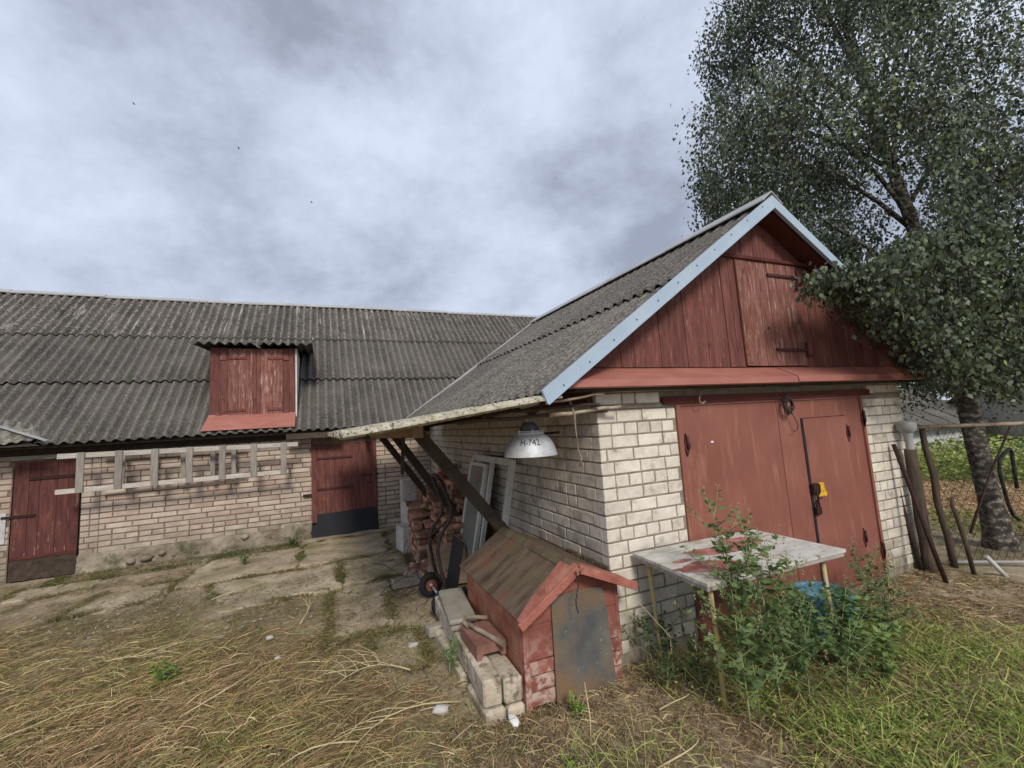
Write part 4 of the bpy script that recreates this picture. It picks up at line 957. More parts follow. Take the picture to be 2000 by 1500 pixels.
# two bent side tubes; curve out and cross-brace
for s, dy in ((0, -.05), (1, .30)):
    y = 4.55+dy
    T([(1.16, y, 1.32-.02*s), (1.22, y, 1.15), (1.27, y+.01, 1.02), (1.25, y, .90), (1.13, y, .74), (1.10, y, .60), (1.13, y, .40), (1.20, y, .14)], .019, 'side_tube')
T([(1.16, 4.50, 1.32), (1.15, 4.62, 1.35), (1.15, 4.75, 1.35), (1.16, 4.85, 1.31)], .019, 'handle')
T([(1.27, 4.52, 1.0), (1.27, 4.83, .98)], .013, 'cross_tube'); T([(1.11, 4.5, .66), (1.11, 4.84, .66)], .013, 'cross_tube')
T([(1.25, 4.5, .92), (1.12, 4.84, .68)], .012, 'cross_tube'); T([(1.16, 4.5, .28), (1.16, 4.85, .28)], .013, 'cross_tube')
MB().obox((1.33, 4.68, .40), Vector((.005, 0, 0)), Vector((0, .19, 0)), Vector((.05, 0, .24))).build('back_plate', 'black_sheet', ht)
MB().box((1.20, 4.48, .05), (1.50, 4.90, .06)).build('toe_plate', 'black_sheet', ht)
T([(1.12, 4.35, .135), (1.12, 5.0, .135)], .012, 'axle', 'steel')
for y in (4.38, 4.95):
    wl = MB(); c = Vector((1.12, y, .135)); n = 28; m = 10; V = []; F = []
    for i in range(n):
        a = 2*math.pi*i/n
        for j in range(m):
            b = 2*math.pi*j/m; rr = .095+.038*math.cos(b)+(.004 if (i % 2 and abs(math.cos(b)) > .5) else 0); V.append((c.x+rr*math.cos(a), c.y+.034*math.sin(b), c.z+rr*math.sin(a)))
    F = [(i*m+j, ((i+1) % n)*m+j, ((i+1) % n)*m+(j+1) % m, i*m+(j+1) % m) for i in range(n) for j in range(m)]
    tyre = wl.add(V, F, 0, True).build('wheel', 'black_rubber', ht)
    MB().lathe(c, [(.066, -.025), (.064, -.012), (.04, -.010), (.02, -.022), (0, -.022)], 20, axis=(0, 1, 0)).build('rim', 'red_steel', tyre)
    MB().lathe(c, [(.0, -.04), (.018, -.038), (.018, .038), (0, .04)], 12, axis=(0, 1, 0)).build('hub', 'steel', tyre)
rr_ = random.Random(5)
wires = MB()
for k in range(16):
    p = Vector((rr_.uniform(.92, 1.2), rr_.uniform(4.9, 5.7), rr_.uniform(.02, .22))); pts = [p]; d = Vector((rr_.uniform(-1, 1), rr_.uniform(-1, 1), rr_.uniform(-.3, .6))).normalized()
    for j in range(8): d = (d+Vector((rr_.uniform(-1, 1), rr_.uniform(-1, 1), rr_.uniform(-.8, .7)))*.5).normalized(); p = p+d*.07; p.z = max(p.z, .015); pts.append(p.copy())
    wires.tube(pts, .0035, 4)
solo(wires, 'wire_tangle', 'rust_pipe', (1.05, 5.3, 0), 'rusty tangle of wire lying between the hand truck and the bricks', 'wire')
blk('wood_block', 'grey_wood', (.94, 5.45, 0), .34, .13, .10, .10, 'pale squared timber offcut behind the hand truck wheels', 'timber offcut', 'timber offcuts by the hand truck', ch=.01)
blk('wood_block', 'grey_wood', (.98, 4.08, 0), .22, .11, .09, .12, 'brown timber offcut in front of the hand truck wheels', 'timber offcut', 'timber offcuts by the hand truck', ch=.012)

# ------------------------------------------------------------------ masonry edging beside the kennel
for i, (y, ln) in enumerate(((2.98, .40), (3.42, .42), (3.88, .44), (4.22, .20))):
    blk('edging_block', 'cream_block', (1.012+.055*(y-2.98)/1.2, y+.0, .075), .125, ln, .165, -.05, ['front cream block of the row beside the kennel', 'second cream block of the row beside the kennel', 'third cream block of the row, under the grey pavers', 'short last cream block of the row by the wheels'][i], 'block', 'cream blocks beside the kennel', ch=.012)
for i, (y, ln) in enumerate(((2.93, .34), (3.30, .36))):
    blk('edging_block', 'cream_block', (1.145, y, .07), .13, ln, .155, -.03, ['cream block squeezed between the front block and the kennel', 'mossy cream block behind it against the kennel side'][i], 'block', 'cream blocks beside the kennel', ch=.014)
blk('edging_block', 'cream_block', (1.01, 2.95, -.10), .14, .38, .165, .03, 'half buried cream block under the front one', 'block', 'cream blocks beside the kennel', ch=.02)
blk('edging_block', 'cream_block', (1.155, 2.92, -.11), .12, .34, .17, .0, 'half buried chipped block nearest the kennel post', 'block', 'cream blocks beside the kennel', ch=.022)
blk('edging_block', 'cream_block', (1.00, 3.7, -.09), .14, .9, .155, .0, 'long half buried block under the row', 'block', 'cream blocks beside the kennel', ch=.02)
blk('paver', 'paver', (1.095, 3.84, .245), .225, .70, .040, -.12, 'lower grey paving slab on the cream blocks', 'paving slab', 'grey pavers on the blocks')
blk('paver', 'paver', (1.09, 3.85, .288), .225, .70, .040, -.13, 'upper grey paving slab with a white stain', 'paving slab', 'grey pavers on the blocks')
# hollow terracotta tile with a bent pipe on it
tl = thing('clay_tile', (1.10, 3.18, .242), 'hollow brown clay block lying on the cream blocks by the kennel', 'clay block')
mb = MB(); prof_ = [(-.11, 0), (-.11, .095), (.11, .095), (.11, 0), (.075, 0), (.06, .035), (-.06, .035), (-.075, 0)]
mb.prism([(1.095+x, 3.02, .242+z) for x, z in prof_], (0.0, .36, 0)); mb.build('body', 'terracotta', tl)
mb = MB().tube([(1.02, 3.30, .36), (1.00, 3.36, .37), (1.04, 3.42, .37), (1.12, 3.40, .365), (1.20, 3.36, .36)], .016, 8); 
mb.tube([(1.02, 3.36, .365), (1.06, 3.22, .362), (1.11, 3.08, .358), (1.16, 2.93, .352)], [.019, .017, .017, .02], 8)
solo(mb, 'pipe', 'stick_bark', (1.08, 3.2, .34), 'short rusty bent pipe resting on the brown clay block', 'pipe')

# ------------------------------------------------------------------ kennel
ken = thing('kennel', (1.63, 3.35, 0), 'red wooden dog kennel with mossy roof standing against the brick corner', 'kennel')
KY, KB = 2.775, 3.93; KX0, KX1 = 1.225, 2.01
body = MB(); body.box((KX0+.02, KY+.02, -.02), (KX1-.01, KB-.02, .56)); body = body.build('body', 'dark_wood', ken)
for k, (z0, z1) in enumerate(((.0, .085), (.09, .185), (.19, .275), (.28, .50), (.505, .66))):
    f = lambda x: x
    MB().box((KX0+.035, KY-.004+.002*(k % 2), z0), (1.47, KY+.018, min(z1-.004, .62)), ch=.003).build('front_board', 'kennel_red', body)
    MB().box((1.86, KY-.004, z0+.0), (KX1-.012, KY+.018, min(z1-.004, .62)), ch=.003).build('front_board', 'kennel_red', body)
MB().prism([(KX0+.03, KY+.0, .50), (KX1-.02, KY+.0, .50), (KX1-.02, KY, .66), (1.63, KY, .815), (KX0+.03, KY, .56)], (0, .018, 0)).build('front_gable', 'kennel_red', body)
MB().box((KX0, KY-.015, -.02), (KX0+.04, KY+.03, .57), ch=.004).build('corner_post', 'kennel_red', body)
MB().box((KX1-.03, KY-.012, .15), (KX1+.0, KY+.03, .68), ch=.004).build('corner_post', 'kennel_red', body)
MB().box((1.455, KY-.012, -.02), (1.475, KY+.0, .40), ch=.003).build('trim_strip', 'kennel_red', body)
for k, (z0, z1) in enumerate(((.0, .27), (.274, .57))):
    MB().box((KX0-.002, KY+.03, z0), (KX0+.018, KB, z1), ch=.003).build('side_board', 'kennel_side', body)
MB().prism([(1.438, KY-.035, -.03), (1.925, KY-.03, -.03), (1.895, KY-.02, .50), (1.875, KY-.018, .655), (1.66, KY-.016, .672), (1.452, KY-.018, .645)], (0, .010, 0)).build('door_flap', 'flap_slate', ken, label='grey slate coloured sheet hanging over the kennel entrance')
kr = MB()
RX, RZ = 1.625, .865
EXL, EZL = 1.175, .585; EXR, EZR = 2.10, .665
xw = 2.045; zw = RZ-(xw-RX)*(RZ-EZR)/(EXR-RX)
def slabr(pts, mat, name, th=.022):
    p = [Vector(q) for q in pts]; n_ = (p[1]-p[0]).cross(p[2]-p[0]).normalized()
    if n_.z < 0: n_ = -n_
    return MB().prism([q-n_*th for q in p], n_*th).build(name, mat, ken)
YFk, YBk = 2.665, 3.99; ym = 3.30
slabr([(EXL, YFk, EZL), (RX, YFk, RZ), (RX, ym-.003, RZ), (EXL, ym-.003, EZL)], 'kennel_roof', 'roof_panel')
slabr([(EXL-.004, ym+.003, EZL+.004), (RX, ym+.003, RZ+.006), (RX, YBk, RZ+.002), (EXL-.004, YBk, EZL)], 'kennel_roof', 'roof_panel')
slabr([(RX, YFk, RZ), (EXR, YFk, EZR), (EXR, 2.885, EZR), (RX, 2.885, RZ)], 'kennel_trim', 'roof_panel')
slabr([(RX, 2.887, RZ), (xw, 2.887, zw), (xw, YBk, zw), (RX, YBk, RZ)], 'kennel_roof', 'roof_panel')
MB().bar((EXL-.012, YFk-.012, EZL-.022), (RX, YFk-.012, RZ-.018), .022, .055, up=(0, 0, 1), ch=.003).build('verge_board', 'kennel_trim', ken)
MB().bar((RX, YFk-.012, RZ-.018), (EXR, YFk-.012, EZR-.022), .022, .055, up=(0, 0, 1), ch=.003).build('verge_board', 'kennel_trim', ken)
MB().prism([(EXL-.004, YFk-.004, EZL+.001), (RX, YFk-.004, RZ+.004), (RX, YFk+.19, RZ+.004), (EXL+.12, YFk+.11, EZL+.076), (EXL-.004, YFk+.05, EZL+.001)], (-.003, 0, .004)).build('roof_flashing', 'kennel_trim', ken)
MB().prism([(RX-.06, YFk+.05, RZ-.03), (RX, YFk+.05, RZ+.012), (RX+.06, YFk+.05, RZ-.015)], (0, YBk-YFk-.06, 0)).build('ridge_strip', 'kennel_roof', ken)
chn = MB()
for k in range(16):
    z = .835-.0165*k; x = 1.585+.014*math.sin(k*.4); y = YFk-.035+.003*k*.0
    a = (k % 2)*math.pi/2
    chn.tube([(x+.006*math.cos(t)*math.cos(a), y+.006*math.cos(t)*math.sin(a), z+.011*math.sin(t)) for t in np.linspace(0, 6.28, 8)], .0022, 4, cap=False)
solo(chn, 'chain', 'rust_pipe', (1.59, YFk-.035, .8), 'rusty chain hanging from the kennel roof over the entrance', 'chain')

# ------------------------------------------------------------------ table
tb = thing('table', (2.88, 2.48, 0), 'makeshift table with a flaking whitewashed top on thin poles before the garage doors', 'table')
ZT = .80
tp = [(2.25, 2.86), (3.55, 2.83), (3.57, 2.10), (2.21, 2.12)]
MB().prism([(x, y, ZT-.022) for x, y in tp], (0, 0, .022)).build('tabletop', 'table_paint', tb)
MB().prism([(x*.985+.04, y*.98+.05, ZT-.05) for x, y in tp], (0, 0, .026)).build('under_board', 'grey_wood', tb)
def blotch(cx_, cy_, rx, ry, seed, a=0.0):
    V = [(cx_, cy_, ZT+.0022)]; n = 60
    for i in range(n):
        t = 2*math.pi*i/n; q = 1+.10*nz3(math.cos(t)*14+seed, math.sin(t)*14, 5)+.34*nz3(math.cos(t)*1.6+seed, math.sin(t)*1.6, seed)+.16*nz3(math.cos(t)*6+seed, math.sin(t)*6, 2); x, y = rx*q*math.cos(t), ry*q*math.sin(t)
        V.append((cx_+x*math.cos(a)-y*math.sin(a), cy_+x*math.sin(a)+y*math.cos(a), ZT+.0022))
    MB().add(V, [(0, 1+i, 1+(i+1) % n) for i in range(n)]).build('paint_patch', 'table_red', tb)
blotch(2.50, 2.34, .25, .10, 1.3, -.22); blotch(2.78, 2.57, .24, .075, 4.1, -.2); blotch(3.14, 2.62, .20, .12, 7.7, -.1); blotch(2.42, 2.52, .08, .03, 9.2); blotch(2.98, 2.32, .05, .02, 3.2)
for (x, y, dx, dy) in ((2.30, 2.19, .04, .02), (2.33, 2.78, .03, .0), (3.45, 2.2, .02, .0), (3.42, 2.76, .0, .0)):
    MB().tube([(x, y, ZT-.05), (x+dx*.5, y, .42), (x+dx, y+dy, -.03)], .016, 8).build('leg', 'yellow_pole', tb)
# blue basin
mb = MB(); c = Vector((3.86, 2.50, 0.0)); 
mb.lathe(c, [(.18, 0.0), (.20, .10), (.21, .20), (.215, .30), (.21, .325), (.20, .335), (.185, .33), (.18, .31), (.175, .10), (0, .06)], 36)
o = solo(mb, 'barrel', 'blue_plastic', c, 'cut down blue plastic barrel standing in the weeds behind the table', 'barrel')

# ------------------------------------------------------------------ post, bars, fence
pst = thing('post', (6.15, 2.80, 0), 'thick dark wooden post with a grey plastic cap beside the garage wall', 'post')
pts = []
for k in range(8): pts.append((6.15+.006*math.sin(k), 2.8+.005*math.cos(k*2), 1.36*k/7-.05))
MB().tube(pts, [.075, .062, .060, .059, .058, .057, .056, .055], 14).build('shaft', 'post_wood', pst)
MB().lathe((6.15, 2.80, 1.30), [(.036, 0), (.036, .08), (.046, .17), (.05, .22)], 20).build('neck', 'grey_plastic', pst)
MB().lathe((6.15, 2.80, 1.50), [(.045, -.01), (.078, .02), (.088, .05), (.087, .10), (.078, .115), (.05, .13), (0, .135)], 28).build('cap', 'grey_plastic', pst)
solo(MB().tube([(5.95, 2.85, 1.38), (5.93, 2.75, .9), (5.90, 2.66, .45), (5.84, 2.54, -.02)], .021, 8), 'bar', 'dark_iron', (5.84, 2.54, 0), 'dark iron bar leaning on the white pier right of the red doors', 'bar')
solo(MB().tube([(6.02, 2.95, 1.36), (6.06, 2.92, .7), (6.10, 2.85, -.02)], .026, 8), 'stake', 'dark_wood', (6.1, 2.85, 0), 'black stake standing between the wall and the capped post', 'stake')
solo(MB().tube([(6.50, 2.82, 1.56), (6.46, 2.80, 1.3), (6.50, 2.78, 1.0), (6.47, 2.78, .7), (6.52, 2.76, .3), (6.50, 2.74, -.02)], [.026, .03, .034, .032, .032, .036], 8), 'stake', 'post_wood', (6.5, 2.78, 0), 'crooked bark covered stake carrying the fence rail', 'stake')
fen = thing('fence', (7.4, 2.2, 0), 'sagging chain link fence strung from a bar right of the garage', 'fence')
fa, fb = Vector((6.48, 2.78, 0)), Vector((9.6, .75, 0)); fd = (fb-fa)
MB().tube([fa+Vector((-.15, .1, 1.545)), fa+fd*.25+Vector((0, 0, 1.53)), fa+fd*.6+Vector((0, 0, 1.55)), fb+Vector((0, 0, 1.54))], .022, 8).build('top_rail', 'stick_bark', fen)
MB().tube([fa+Vector((0, 0, .04)), fb+Vector((0, 0, .05))], .016, 8).build('bottom_rail', 'white_pipe', fen)
MB().tube([fb+Vector((0, 0, -.02)), fb+Vector((0, 0, 1.6))], .03, 8).build('fence_post', 'dark_iron', fen)
net = MB(); LN = fd.length; st_ = .075; nzr = 20
fn = fd.normalized()
for k in range(int(LN/st_)+nzr):
    for sgn in (1, -1):
        pts = []
        for j in range(nzr+1):
            s = (k*st_-(nzr*st_/2 if True else 0))+sgn*j*st_/2+(nzr*st_/2 if sgn < 0 else 0)
            if 0 <= s <= LN: pts.append(fa+fn*s+Vector((0, 0, .04+j*1.49/nzr)))
        if len(pts) > 2: net.tube(pts, .0026, 3, cap=False)
net.build('wire_mesh', 'rust_pipe', fen, fix=False)
for (a, b, c) in (((6.9, 2.1, .0), (7.15, 2.35, .5), (7.5, 2.3, .95)),):
    pass
mb = MB().tube([(6.33, 2.52, -.02), (6.28, 2.52, .30), (6.20, 2.52, .58), (6.13, 2.52, .74), (6.17, 2.52, .81), (6.24, 2.52, .82)], [.02, .022, .02, .016, .012], 7)
solo(mb, 'stump_stake', 'post_wood', (6.33, 2.52, 0), 'short hooked stick standing in the soil before the fence', 'stick')
mb = MB().tube([(6.35, 2.5, .43), (6.95, 2.48, 1.0), (7.55, 2.46, 1.48)], [.012, .012, .010], 7)
solo(mb, 'brace_bar', 'dark_iron', (6.98, 2.7, .1), 'thin dark bar slanting up across the fence', 'bar')
cf = thing('chair_frame', (7.2, 2.5, .6), 'bent black tubular chair frame hooked on the fence by the birch', 'chair frame')
MB().tube([(7.45, 2.5, .42), (7.34, 2.5, .48), (7.27, 2.5, .62), (7.24, 2.5, .80), (7.21, 2.5, .99), (7.26, 2.5, 1.11), (7.40, 2.5, 1.18), (7.55, 2.5, 1.22), (7.59, 2.5, 1.19), (7.57, 2.5, 1.0), (7.55, 2.5, .76)], .018, 8).build('tube', 'black_rubber', cf)
# pole stub
solo(MB().tube([(6.52, 2.34, -.02), (6.42, 2.44, .20)], .022, 8), 'pipe', 'white_pipe', (6.52, 2.34, 0), 'pale pipe stub poking out of the ground below the fence', 'pipe')

# ------------------------------------------------------------------ foliage tools
def quad_leaves(C, D, S, W, fold, col, name, mat, parent=None, up=None):
    """C centres, D leaf directions (unit), S lengths, W widths: a leaf = two quads folded on the midrib (6 verts)"""
    n = len(C); rnd = rng.normal(size=(n, 3)); 
    if up is not None: rnd = rnd*.55+np.array(up)
    Nn = np.cross(D, rnd); Nn /= np.linalg.norm(Nn, axis=1)[:, None]+1e-9      # side vector
    B = np.cross(Nn, D)
    base = C-D*S[:, None]*.5; tip = C+D*S[:, None]*.5
    mid = C-D*S[:, None]*.12+B*(fold*S)[:, None]
    l = mid+Nn*W[:, None]*.5-B*(fold*S)[:, None]; r = mid-Nn*W[:, None]*.5-B*(fold*S)[:, None]
    V = np.stack([base, l, tip, r], 1).reshape(-1, 3)
    F = np.arange(n*4).reshape(n, 4)
    c = np.repeat(col, 4, axis=0)
    return npmesh(name, V, F, mat, c, parent)
def unit(a): return a/(np.linalg.norm(a, axis=1)[:, None]+1e-9)

# ------------------------------------------------------------------ birch
TB = Vector((7.74, 2.78, 0))
tree = thing('birch_tree', TB, 'big birch with rough dark trunk and drooping dense foliage overhanging the garage roof', 'tree')
tr = [(7.64, 2.78, -.05), (7.60, 2.78, .15), (7.56, 2.79, .6), (7.52, 2.80, 1.2), (7.52, 2.83, 1.9), (7.60, 2.95, 3.0), (7.75, 3.15, 4.5), (7.85, 3.4, 6.2), (7.9, 3.6, 8.2), (7.95, 3.7, 10.5)]
mb = MB(); n = 20; V = []; tr = [(x+.12, y, z) for x, y, z in tr]; rad_ = [.165, .128, .108, .103, .095, .088, .078, .062, .04, .012]
for i, (p, r) in enumerate(zip(tr, rad_)):
    for k in range(n):
        a = 2*math.pi*k/n; q = r*(1+.10*nz3(math.cos(a)*2, math.sin(a)*2, p[2], 1.7)+(.13*abs(math.sin(a*2.5)) if i < 2 else 0)); V.append((p[0]+q*math.cos(a), p[1]+q*math.sin(a), p[2]))
F = [(i*n+k, i*n+(k+1) % n, (i+1)*n+(k+1) % n, (i+1)*n+k) for i in range(len(tr)-1) for k in range(n)]
mb.add(V, F, 0, True).build('trunk', 'birch_bark', tree)
rt = random.Random(77)
def trunk_at(z):
    for i in range(len(tr)-1):
        if tr[i][2] <= z <= tr[i+1][2]:
            t = (z-tr[i][2])/(tr[i+1][2]-tr[i][2]); return Vector(tr[i]).lerp(Vector(tr[i+1]), t)
    return Vector(tr[-1])
limbs = []
targets = [(-3.1, -.50, 3.0, 2.0), (-1.6, -.50, 3.3, 2.3), (-2.0, .9, 5.0, 3.2), (-1.9, 1.4, 6.4, 4.3), (-2.0, .2, 6.2, 4.2), (-1.2, 1.9, 7.6, 5.2), (-1.8, 1.0, 8.6, 6), (1.5, -.6, 3.4, 2.4), (2.2, .8, 5.0, 3.4),
           (1.9, -.4, 6.6, 4.6), (1.2, 1.6, 8.0, 5.6), (.4, -1.0, 5.2, 3.6), (-.8, -.7, 7.4, 5.2), (.6, .4, 9.6, 7.4), (-1.0, .4, 9.8, 7.2), (2.4, 1.6, 7.6, 5.2), (.9, -1.0, 2.8, 2.1)]
for (dx, dy, z1, z0) in targets:
    a = trunk_at(z0); b = Vector((a.x+dx, a.y+dy, z1)); mid = a.lerp(b, .5)+Vector((0, 0, .35))
    pts = []
    for k in range(7):
        t = k/6; p = a*(1-t)**2+mid*2*t*(1-t)+b*t*t; pts.append(p+Vector((rt.uniform(-.04, .04), rt.uniform(-.04, .04), 0)))
    MB().tube(pts, [.036*(1-t/7.2) for t in range(7)], 7).build('limb', 'birch_bark', tree); limbs.append(pts)
# twigs hang from points spread through the crown's volume
def in_crown(p):
    x, y, z = p
    e = lambda c, r: ((x-c[0])/r[0])**2+((y-c[1])/r[1])**2+((z-c[2])/r[2])**2
    return .42*nz3(x, y, z, .75)+.22*nz3(x, y, z, 2.1)+min(e((8.75, 3.9, 6.0), (3.35, 2.0, 4.6)), e((8.4, 3.1, 4.4), (2.75, 1.4, 2.2)), e((6.6, 3.7, 4.9), (1.5, 1.2, 1.1)))
Tw = []
def roof_block(p):   # keep out of the garage
    x, y, z = p
    if 2.5 < y < 7.8 and x < 7.05:
        zr = (ZA-(x-XA)*SRr) if x > XA else (ZA-(XA-x)*SL)
        return z < zr+.12
    return False
attempts = 0
while len(Tw) < 2950 and attempts < 90000:
    attempts += 1
    p = (rt.uniform(5.0, 12.2), rt.uniform(1.7, 6.0), rt.uniform(1.9, 10.6))
    e = in_crown(p)
    if e > 1: continue
    if rt.random() > .25+.75*e: continue
    if nz3(p[0], p[1], p[2], .62) < -.10-.05*rt.random(): continue        # gaps where the sky shows
    if p[0] > 8.3 and (rt.random() < .42 or nz3(p[0]+7, p[1], p[2], .9) < -.02): continue
    L_ = rt.uniform(.35, .85)
    if roof_block((p[0], p[1], p[2]-L_)): continue
    Tw.append((p, L_, rt.uniform(.05, .13)))
zlo = ([4.1, 4.5, 4.85, 5.2, 5.6, 6.2, 7.2, 7.8], [2.98, 2.78, 2.52, 2.28, 2.08, 1.86, 1.78, 1.9]); zhi = ([4.1, 4.6, 4.9, 5.2, 5.8, 7.8], [3.04, 3.08, 3.10, 3.25, 3.6, 3.9])
for k in range(900):     # low bough hanging in front of the right half of the gable
    x = 4.12+3.5*rt.random()**.75; a_ = float(np.interp(x, *zlo)); b_ = float(np.interp(x, *zhi)); L_ = rt.uniform(.08, .24)
    z = min(b_, a_+L_+(b_-a_)*rt.random()); Tw.append(((x, rt.uniform(2.10, 2.50), z), L_, .075))
for k in range(260):
    p = (rt.uniform(6.6, 9.6), rt.uniform(1.9, 3.2), rt.uniform(2.25, 3.4)); Tw.append((p, rt.uniform(.2, .5), .10))
C = []; D = []; col = []
tw = MB()
for i, (p, L_, sp) in enumerate(Tw):
    sx, sy = rt.gauss(0, .16), rt.gauss(0, .16)
    nl_ = int(12+26*L_/.5)
    shade = rt.choice((.65, .9, 1.2, 1.6, 2.1))*rt.uniform(.85, 1.15); hue = rt.random()
    for k in range(nl_):
        t = rt.random(); q = (p[0]+sx*L_*(1-t)+rt.gauss(0, sp), p[1]+sy*L_*(1-t)+rt.gauss(0, sp), p[2]-L_*t+rt.gauss(0, .04))
        C.append(q); D.append((rt.gauss(0, .55), rt.gauss(0, .55), -1.0+rt.gauss(0, .35)))
        s = shade*rt.uniform(.75, 1.25)
        col.append((.076*s, .100*s, .058*s) if rt.random() > .05+.05*hue else (.13*s, .16*s, .05*s))
    if i % 3 == 0: tw.tube([(p[0], p[1], p[2]), (p[0]+sx*L_*.5, p[1]+sy*L_*.5, p[2]-L_*.5), (p[0]+sx*L_*.2, p[1]+sy*L_*.2, p[2]-L_)], [.005, .004, .002], 3, cap=False)
tw.build('twigs', 'birch_bark', tree, fix=False)
C = np.array(C); D = unit(np.array(D)); n = len(C)
S = rng.uniform(.036, .070, n); Wd = S*rng.uniform(.62, .82, n)
crown = quad_leaves(C, D, S, Wd, np.full(n, .10), np.array(col), 'crown', 'leaf_tree', tree); crown['kind'] = 'stuff'

# ------------------------------------------------------------------ weeds
def stem_pts(base, h, lean, r, n=7, bend=.15):
    d = Vector((math.cos(lean), math.sin(lean), 0)); pts = []
    for k in range(n):
        t = k/(n-1); pts.append(Vector(base)+d*(bend*h*t*t)+Vector((r.uniform(-.008, .008), r.uniform(-.008, .008), h*t)))
    return pts
def weed(name, base, h, label, cat, seed, group=None, branches=9, leaf=.05, dens=10, col=(.075, .135, .045), spread=.38, plume=False, thin=.006, lw=.55, up=.25):
    r = random.Random(seed); base = (base[0], base[1], gz(base[0], base[1])); t = thing(name, base, label, cat, group)
    pts = stem_pts(base, h, r.uniform(0, 6.28), r); st = MB().tube(pts, [thin*(1.2-.8*k/6) for k in range(7)], 6)
    C, D, cc, SS = [], [], [], []
    axes = [(pts, 1.0)]
    for b in range(branches):
        f = .18+.75*(b/branches); p0 = pts[0].lerp(pts[-1], 0) ; i = min(5, int(f*6)); p0 = pts[i].lerp(pts[i+1], f*6-i)
        az = b*2.4+r.uniform(-.4, .4); ln = spread*h*(1.05-f*.75)*r.uniform(.7, 1.2)
        bp = [p0+Vector((math.cos(az)*ln*s, math.sin(az)*ln*s, ln*(.55*s+.35*s*s))) for s in (0, .35, .7, 1)]
        st.tube(bp, [thin*.55, thin*.45, thin*.35, thin*.2], 4, cap=False); axes.append((bp, .85))
    for (ap, sc) in axes:
        m = len(ap)-1; tot = sum((ap[i+1]-ap[i]).length for i in range(m)); k = int(dens*tot/.25)+2
        for j in range(k):
            f = r.uniform(.12, 1); i = min(m-1, int(f*m)); q = ap[i].lerp(ap[i+1], f*m-i)
            az = r.uniform(0, 6.28); d = Vector((math.cos(az), math.sin(az), r.uniform(-.55, .55)+up)).normalized(); s = leaf*sc*r.uniform(.6, 1.25)*(1.1-.45*f)
            C.append(q+d*s*.55); D.append(d); SS.append(s); u = r.uniform(.7, 1.3); cc.append((col[0]*u, col[1]*u, col[2]*u))
        if plume:
            q = ap[-1]
            for j in range(26):
                d = Vector((r.gauss(0, .5), r.gauss(0, .5), 1)).normalized(); C.append(q+Vector((r.gauss(0, .006), r.gauss(0, .006), r.uniform(-.07, .05)))); D.append(d); SS.append(.013); u = r.uniform(.8, 1.2); cc.append((.32*u, .33*u, .19*u))
    st.build('stem', 'straw_stem', t, fix=False)
    C = np.array([tuple(c) for c in C]); D = unit(np.array([tuple(d) for d in D])); SS = np.array(SS)
    quad_leaves(C, D, SS, SS*lw, np.full(len(C), .06), np.array(cc), 'leaves', 'leaf_weed', t, up=(0, 0, 1.2))
    return t
M('straw_stem', [(.3, (.20, .22, .09)), (.7, (.33, .32, .15))], ns=8, bump=0)
for i, (x, y, h, lab) in enumerate([(2.42, 2.03, 1.34, 'tallest goosefoot standing before the front edge of the table'), (2.58, 2.00, 1.22, 'tall goosefoot just right of the tallest one before the table'), (2.30, 2.00, 1.02, 'goosefoot at the front corner leg of the table'), (2.76, 2.02, .98, 'goosefoot leaning right over the table edge')]):
    weed('tall_weed', (x, y, 0), h, lab, 'weed', 80+i, 'tall goosefoot before the table', branches=17, leaf=.075, dens=15, col=(.15, .22, .08), plume=True, thin=.005, spread=.30)
spots = [(2.95, 2.15, .62), (3.15, 2.30, .56), (3.30, 2.05, .60), (3.05, 1.90, .50), (3.55, 2.15, .50), (3.70, 2.30, .44), (3.40, 1.88, .42), (2.80, 1.98, .52), (3.75, 2.05, .34), (2.85, 2.45, .50)]
labs = ['leafy green weed under the front edge of the table', 'leafy weed under the middle of the table', 'bushy weed below the right table edge', 'low bushy weed in front of the table legs', 'weed standing between the table and the blue barrel', 'weed leaning against the blue barrel', 'dark leafy weed at the right of the thicket',
        'weed at the foot of the front table leg', 'pale weed right of the blue barrel', 'shaded weed deep under the table', 'low weed at the right foot of the thicket', 'low weed at the front of the thicket']
for i, (x, y, h) in enumerate(spots):
    weed('bushy_weed', (x, y, 0), h, labs[i], 'weed', 20+i, 'green weeds around the table', branches=(12, 9, 14, 10)[i % 4], leaf=(.085, .06, .075, .05)[i % 4], dens=(19, 22, 15, 26)[i % 4], col=((.10, .19, .06), (.16, .25, .075), (.085, .15, .055), (.19, .27, .08))[(i*3+i//4) % 4], spread=(.5, .65, .42, .7)[i % 4], thin=.0045, lw=(.6, .35, .7, .3)[i % 4])
for i, (x, y, h, lab) in enumerate([(4.28, 2.30, .62, 'goosefoot with seed heads right of the blue barrel'), (4.48, 2.50, .58, 'goosefoot with seed heads against the red steel door'), (4.05, 2.15, .50, 'goosefoot in front of the blue barrel'), (4.70, 2.62, .42, 'small goosefoot at the foot of the wicket door')]):
    weed('goosefoot', (x, y, 0), h, lab, 'weed', 50+i, 'seeding goosefoot by the barrel', branches=9, leaf=.055, dens=18, col=(.15, .21, .085), plume=True, spread=.45, thin=.0045)
for i, (x, y, h, lab) in enumerate([(2.25, 2.75, .40, 'dark green weed against the bricks right of the kennel'), (2.45, 2.80, .34, 'dark weed at the foot of the brick pier'), (2.15, 2.50, .26, 'drooping pale weed between kennel and table'), (2.40, 2.45, .30, 'drooping weed before the brick pier')]):
    weed('shade_weed', (x, y, 0), h, lab, 'weed', 60+i, 'weeds between kennel and table', branches=9, leaf=.05, dens=20, col=(.09, .145, .055), spread=.6, thin=.004)
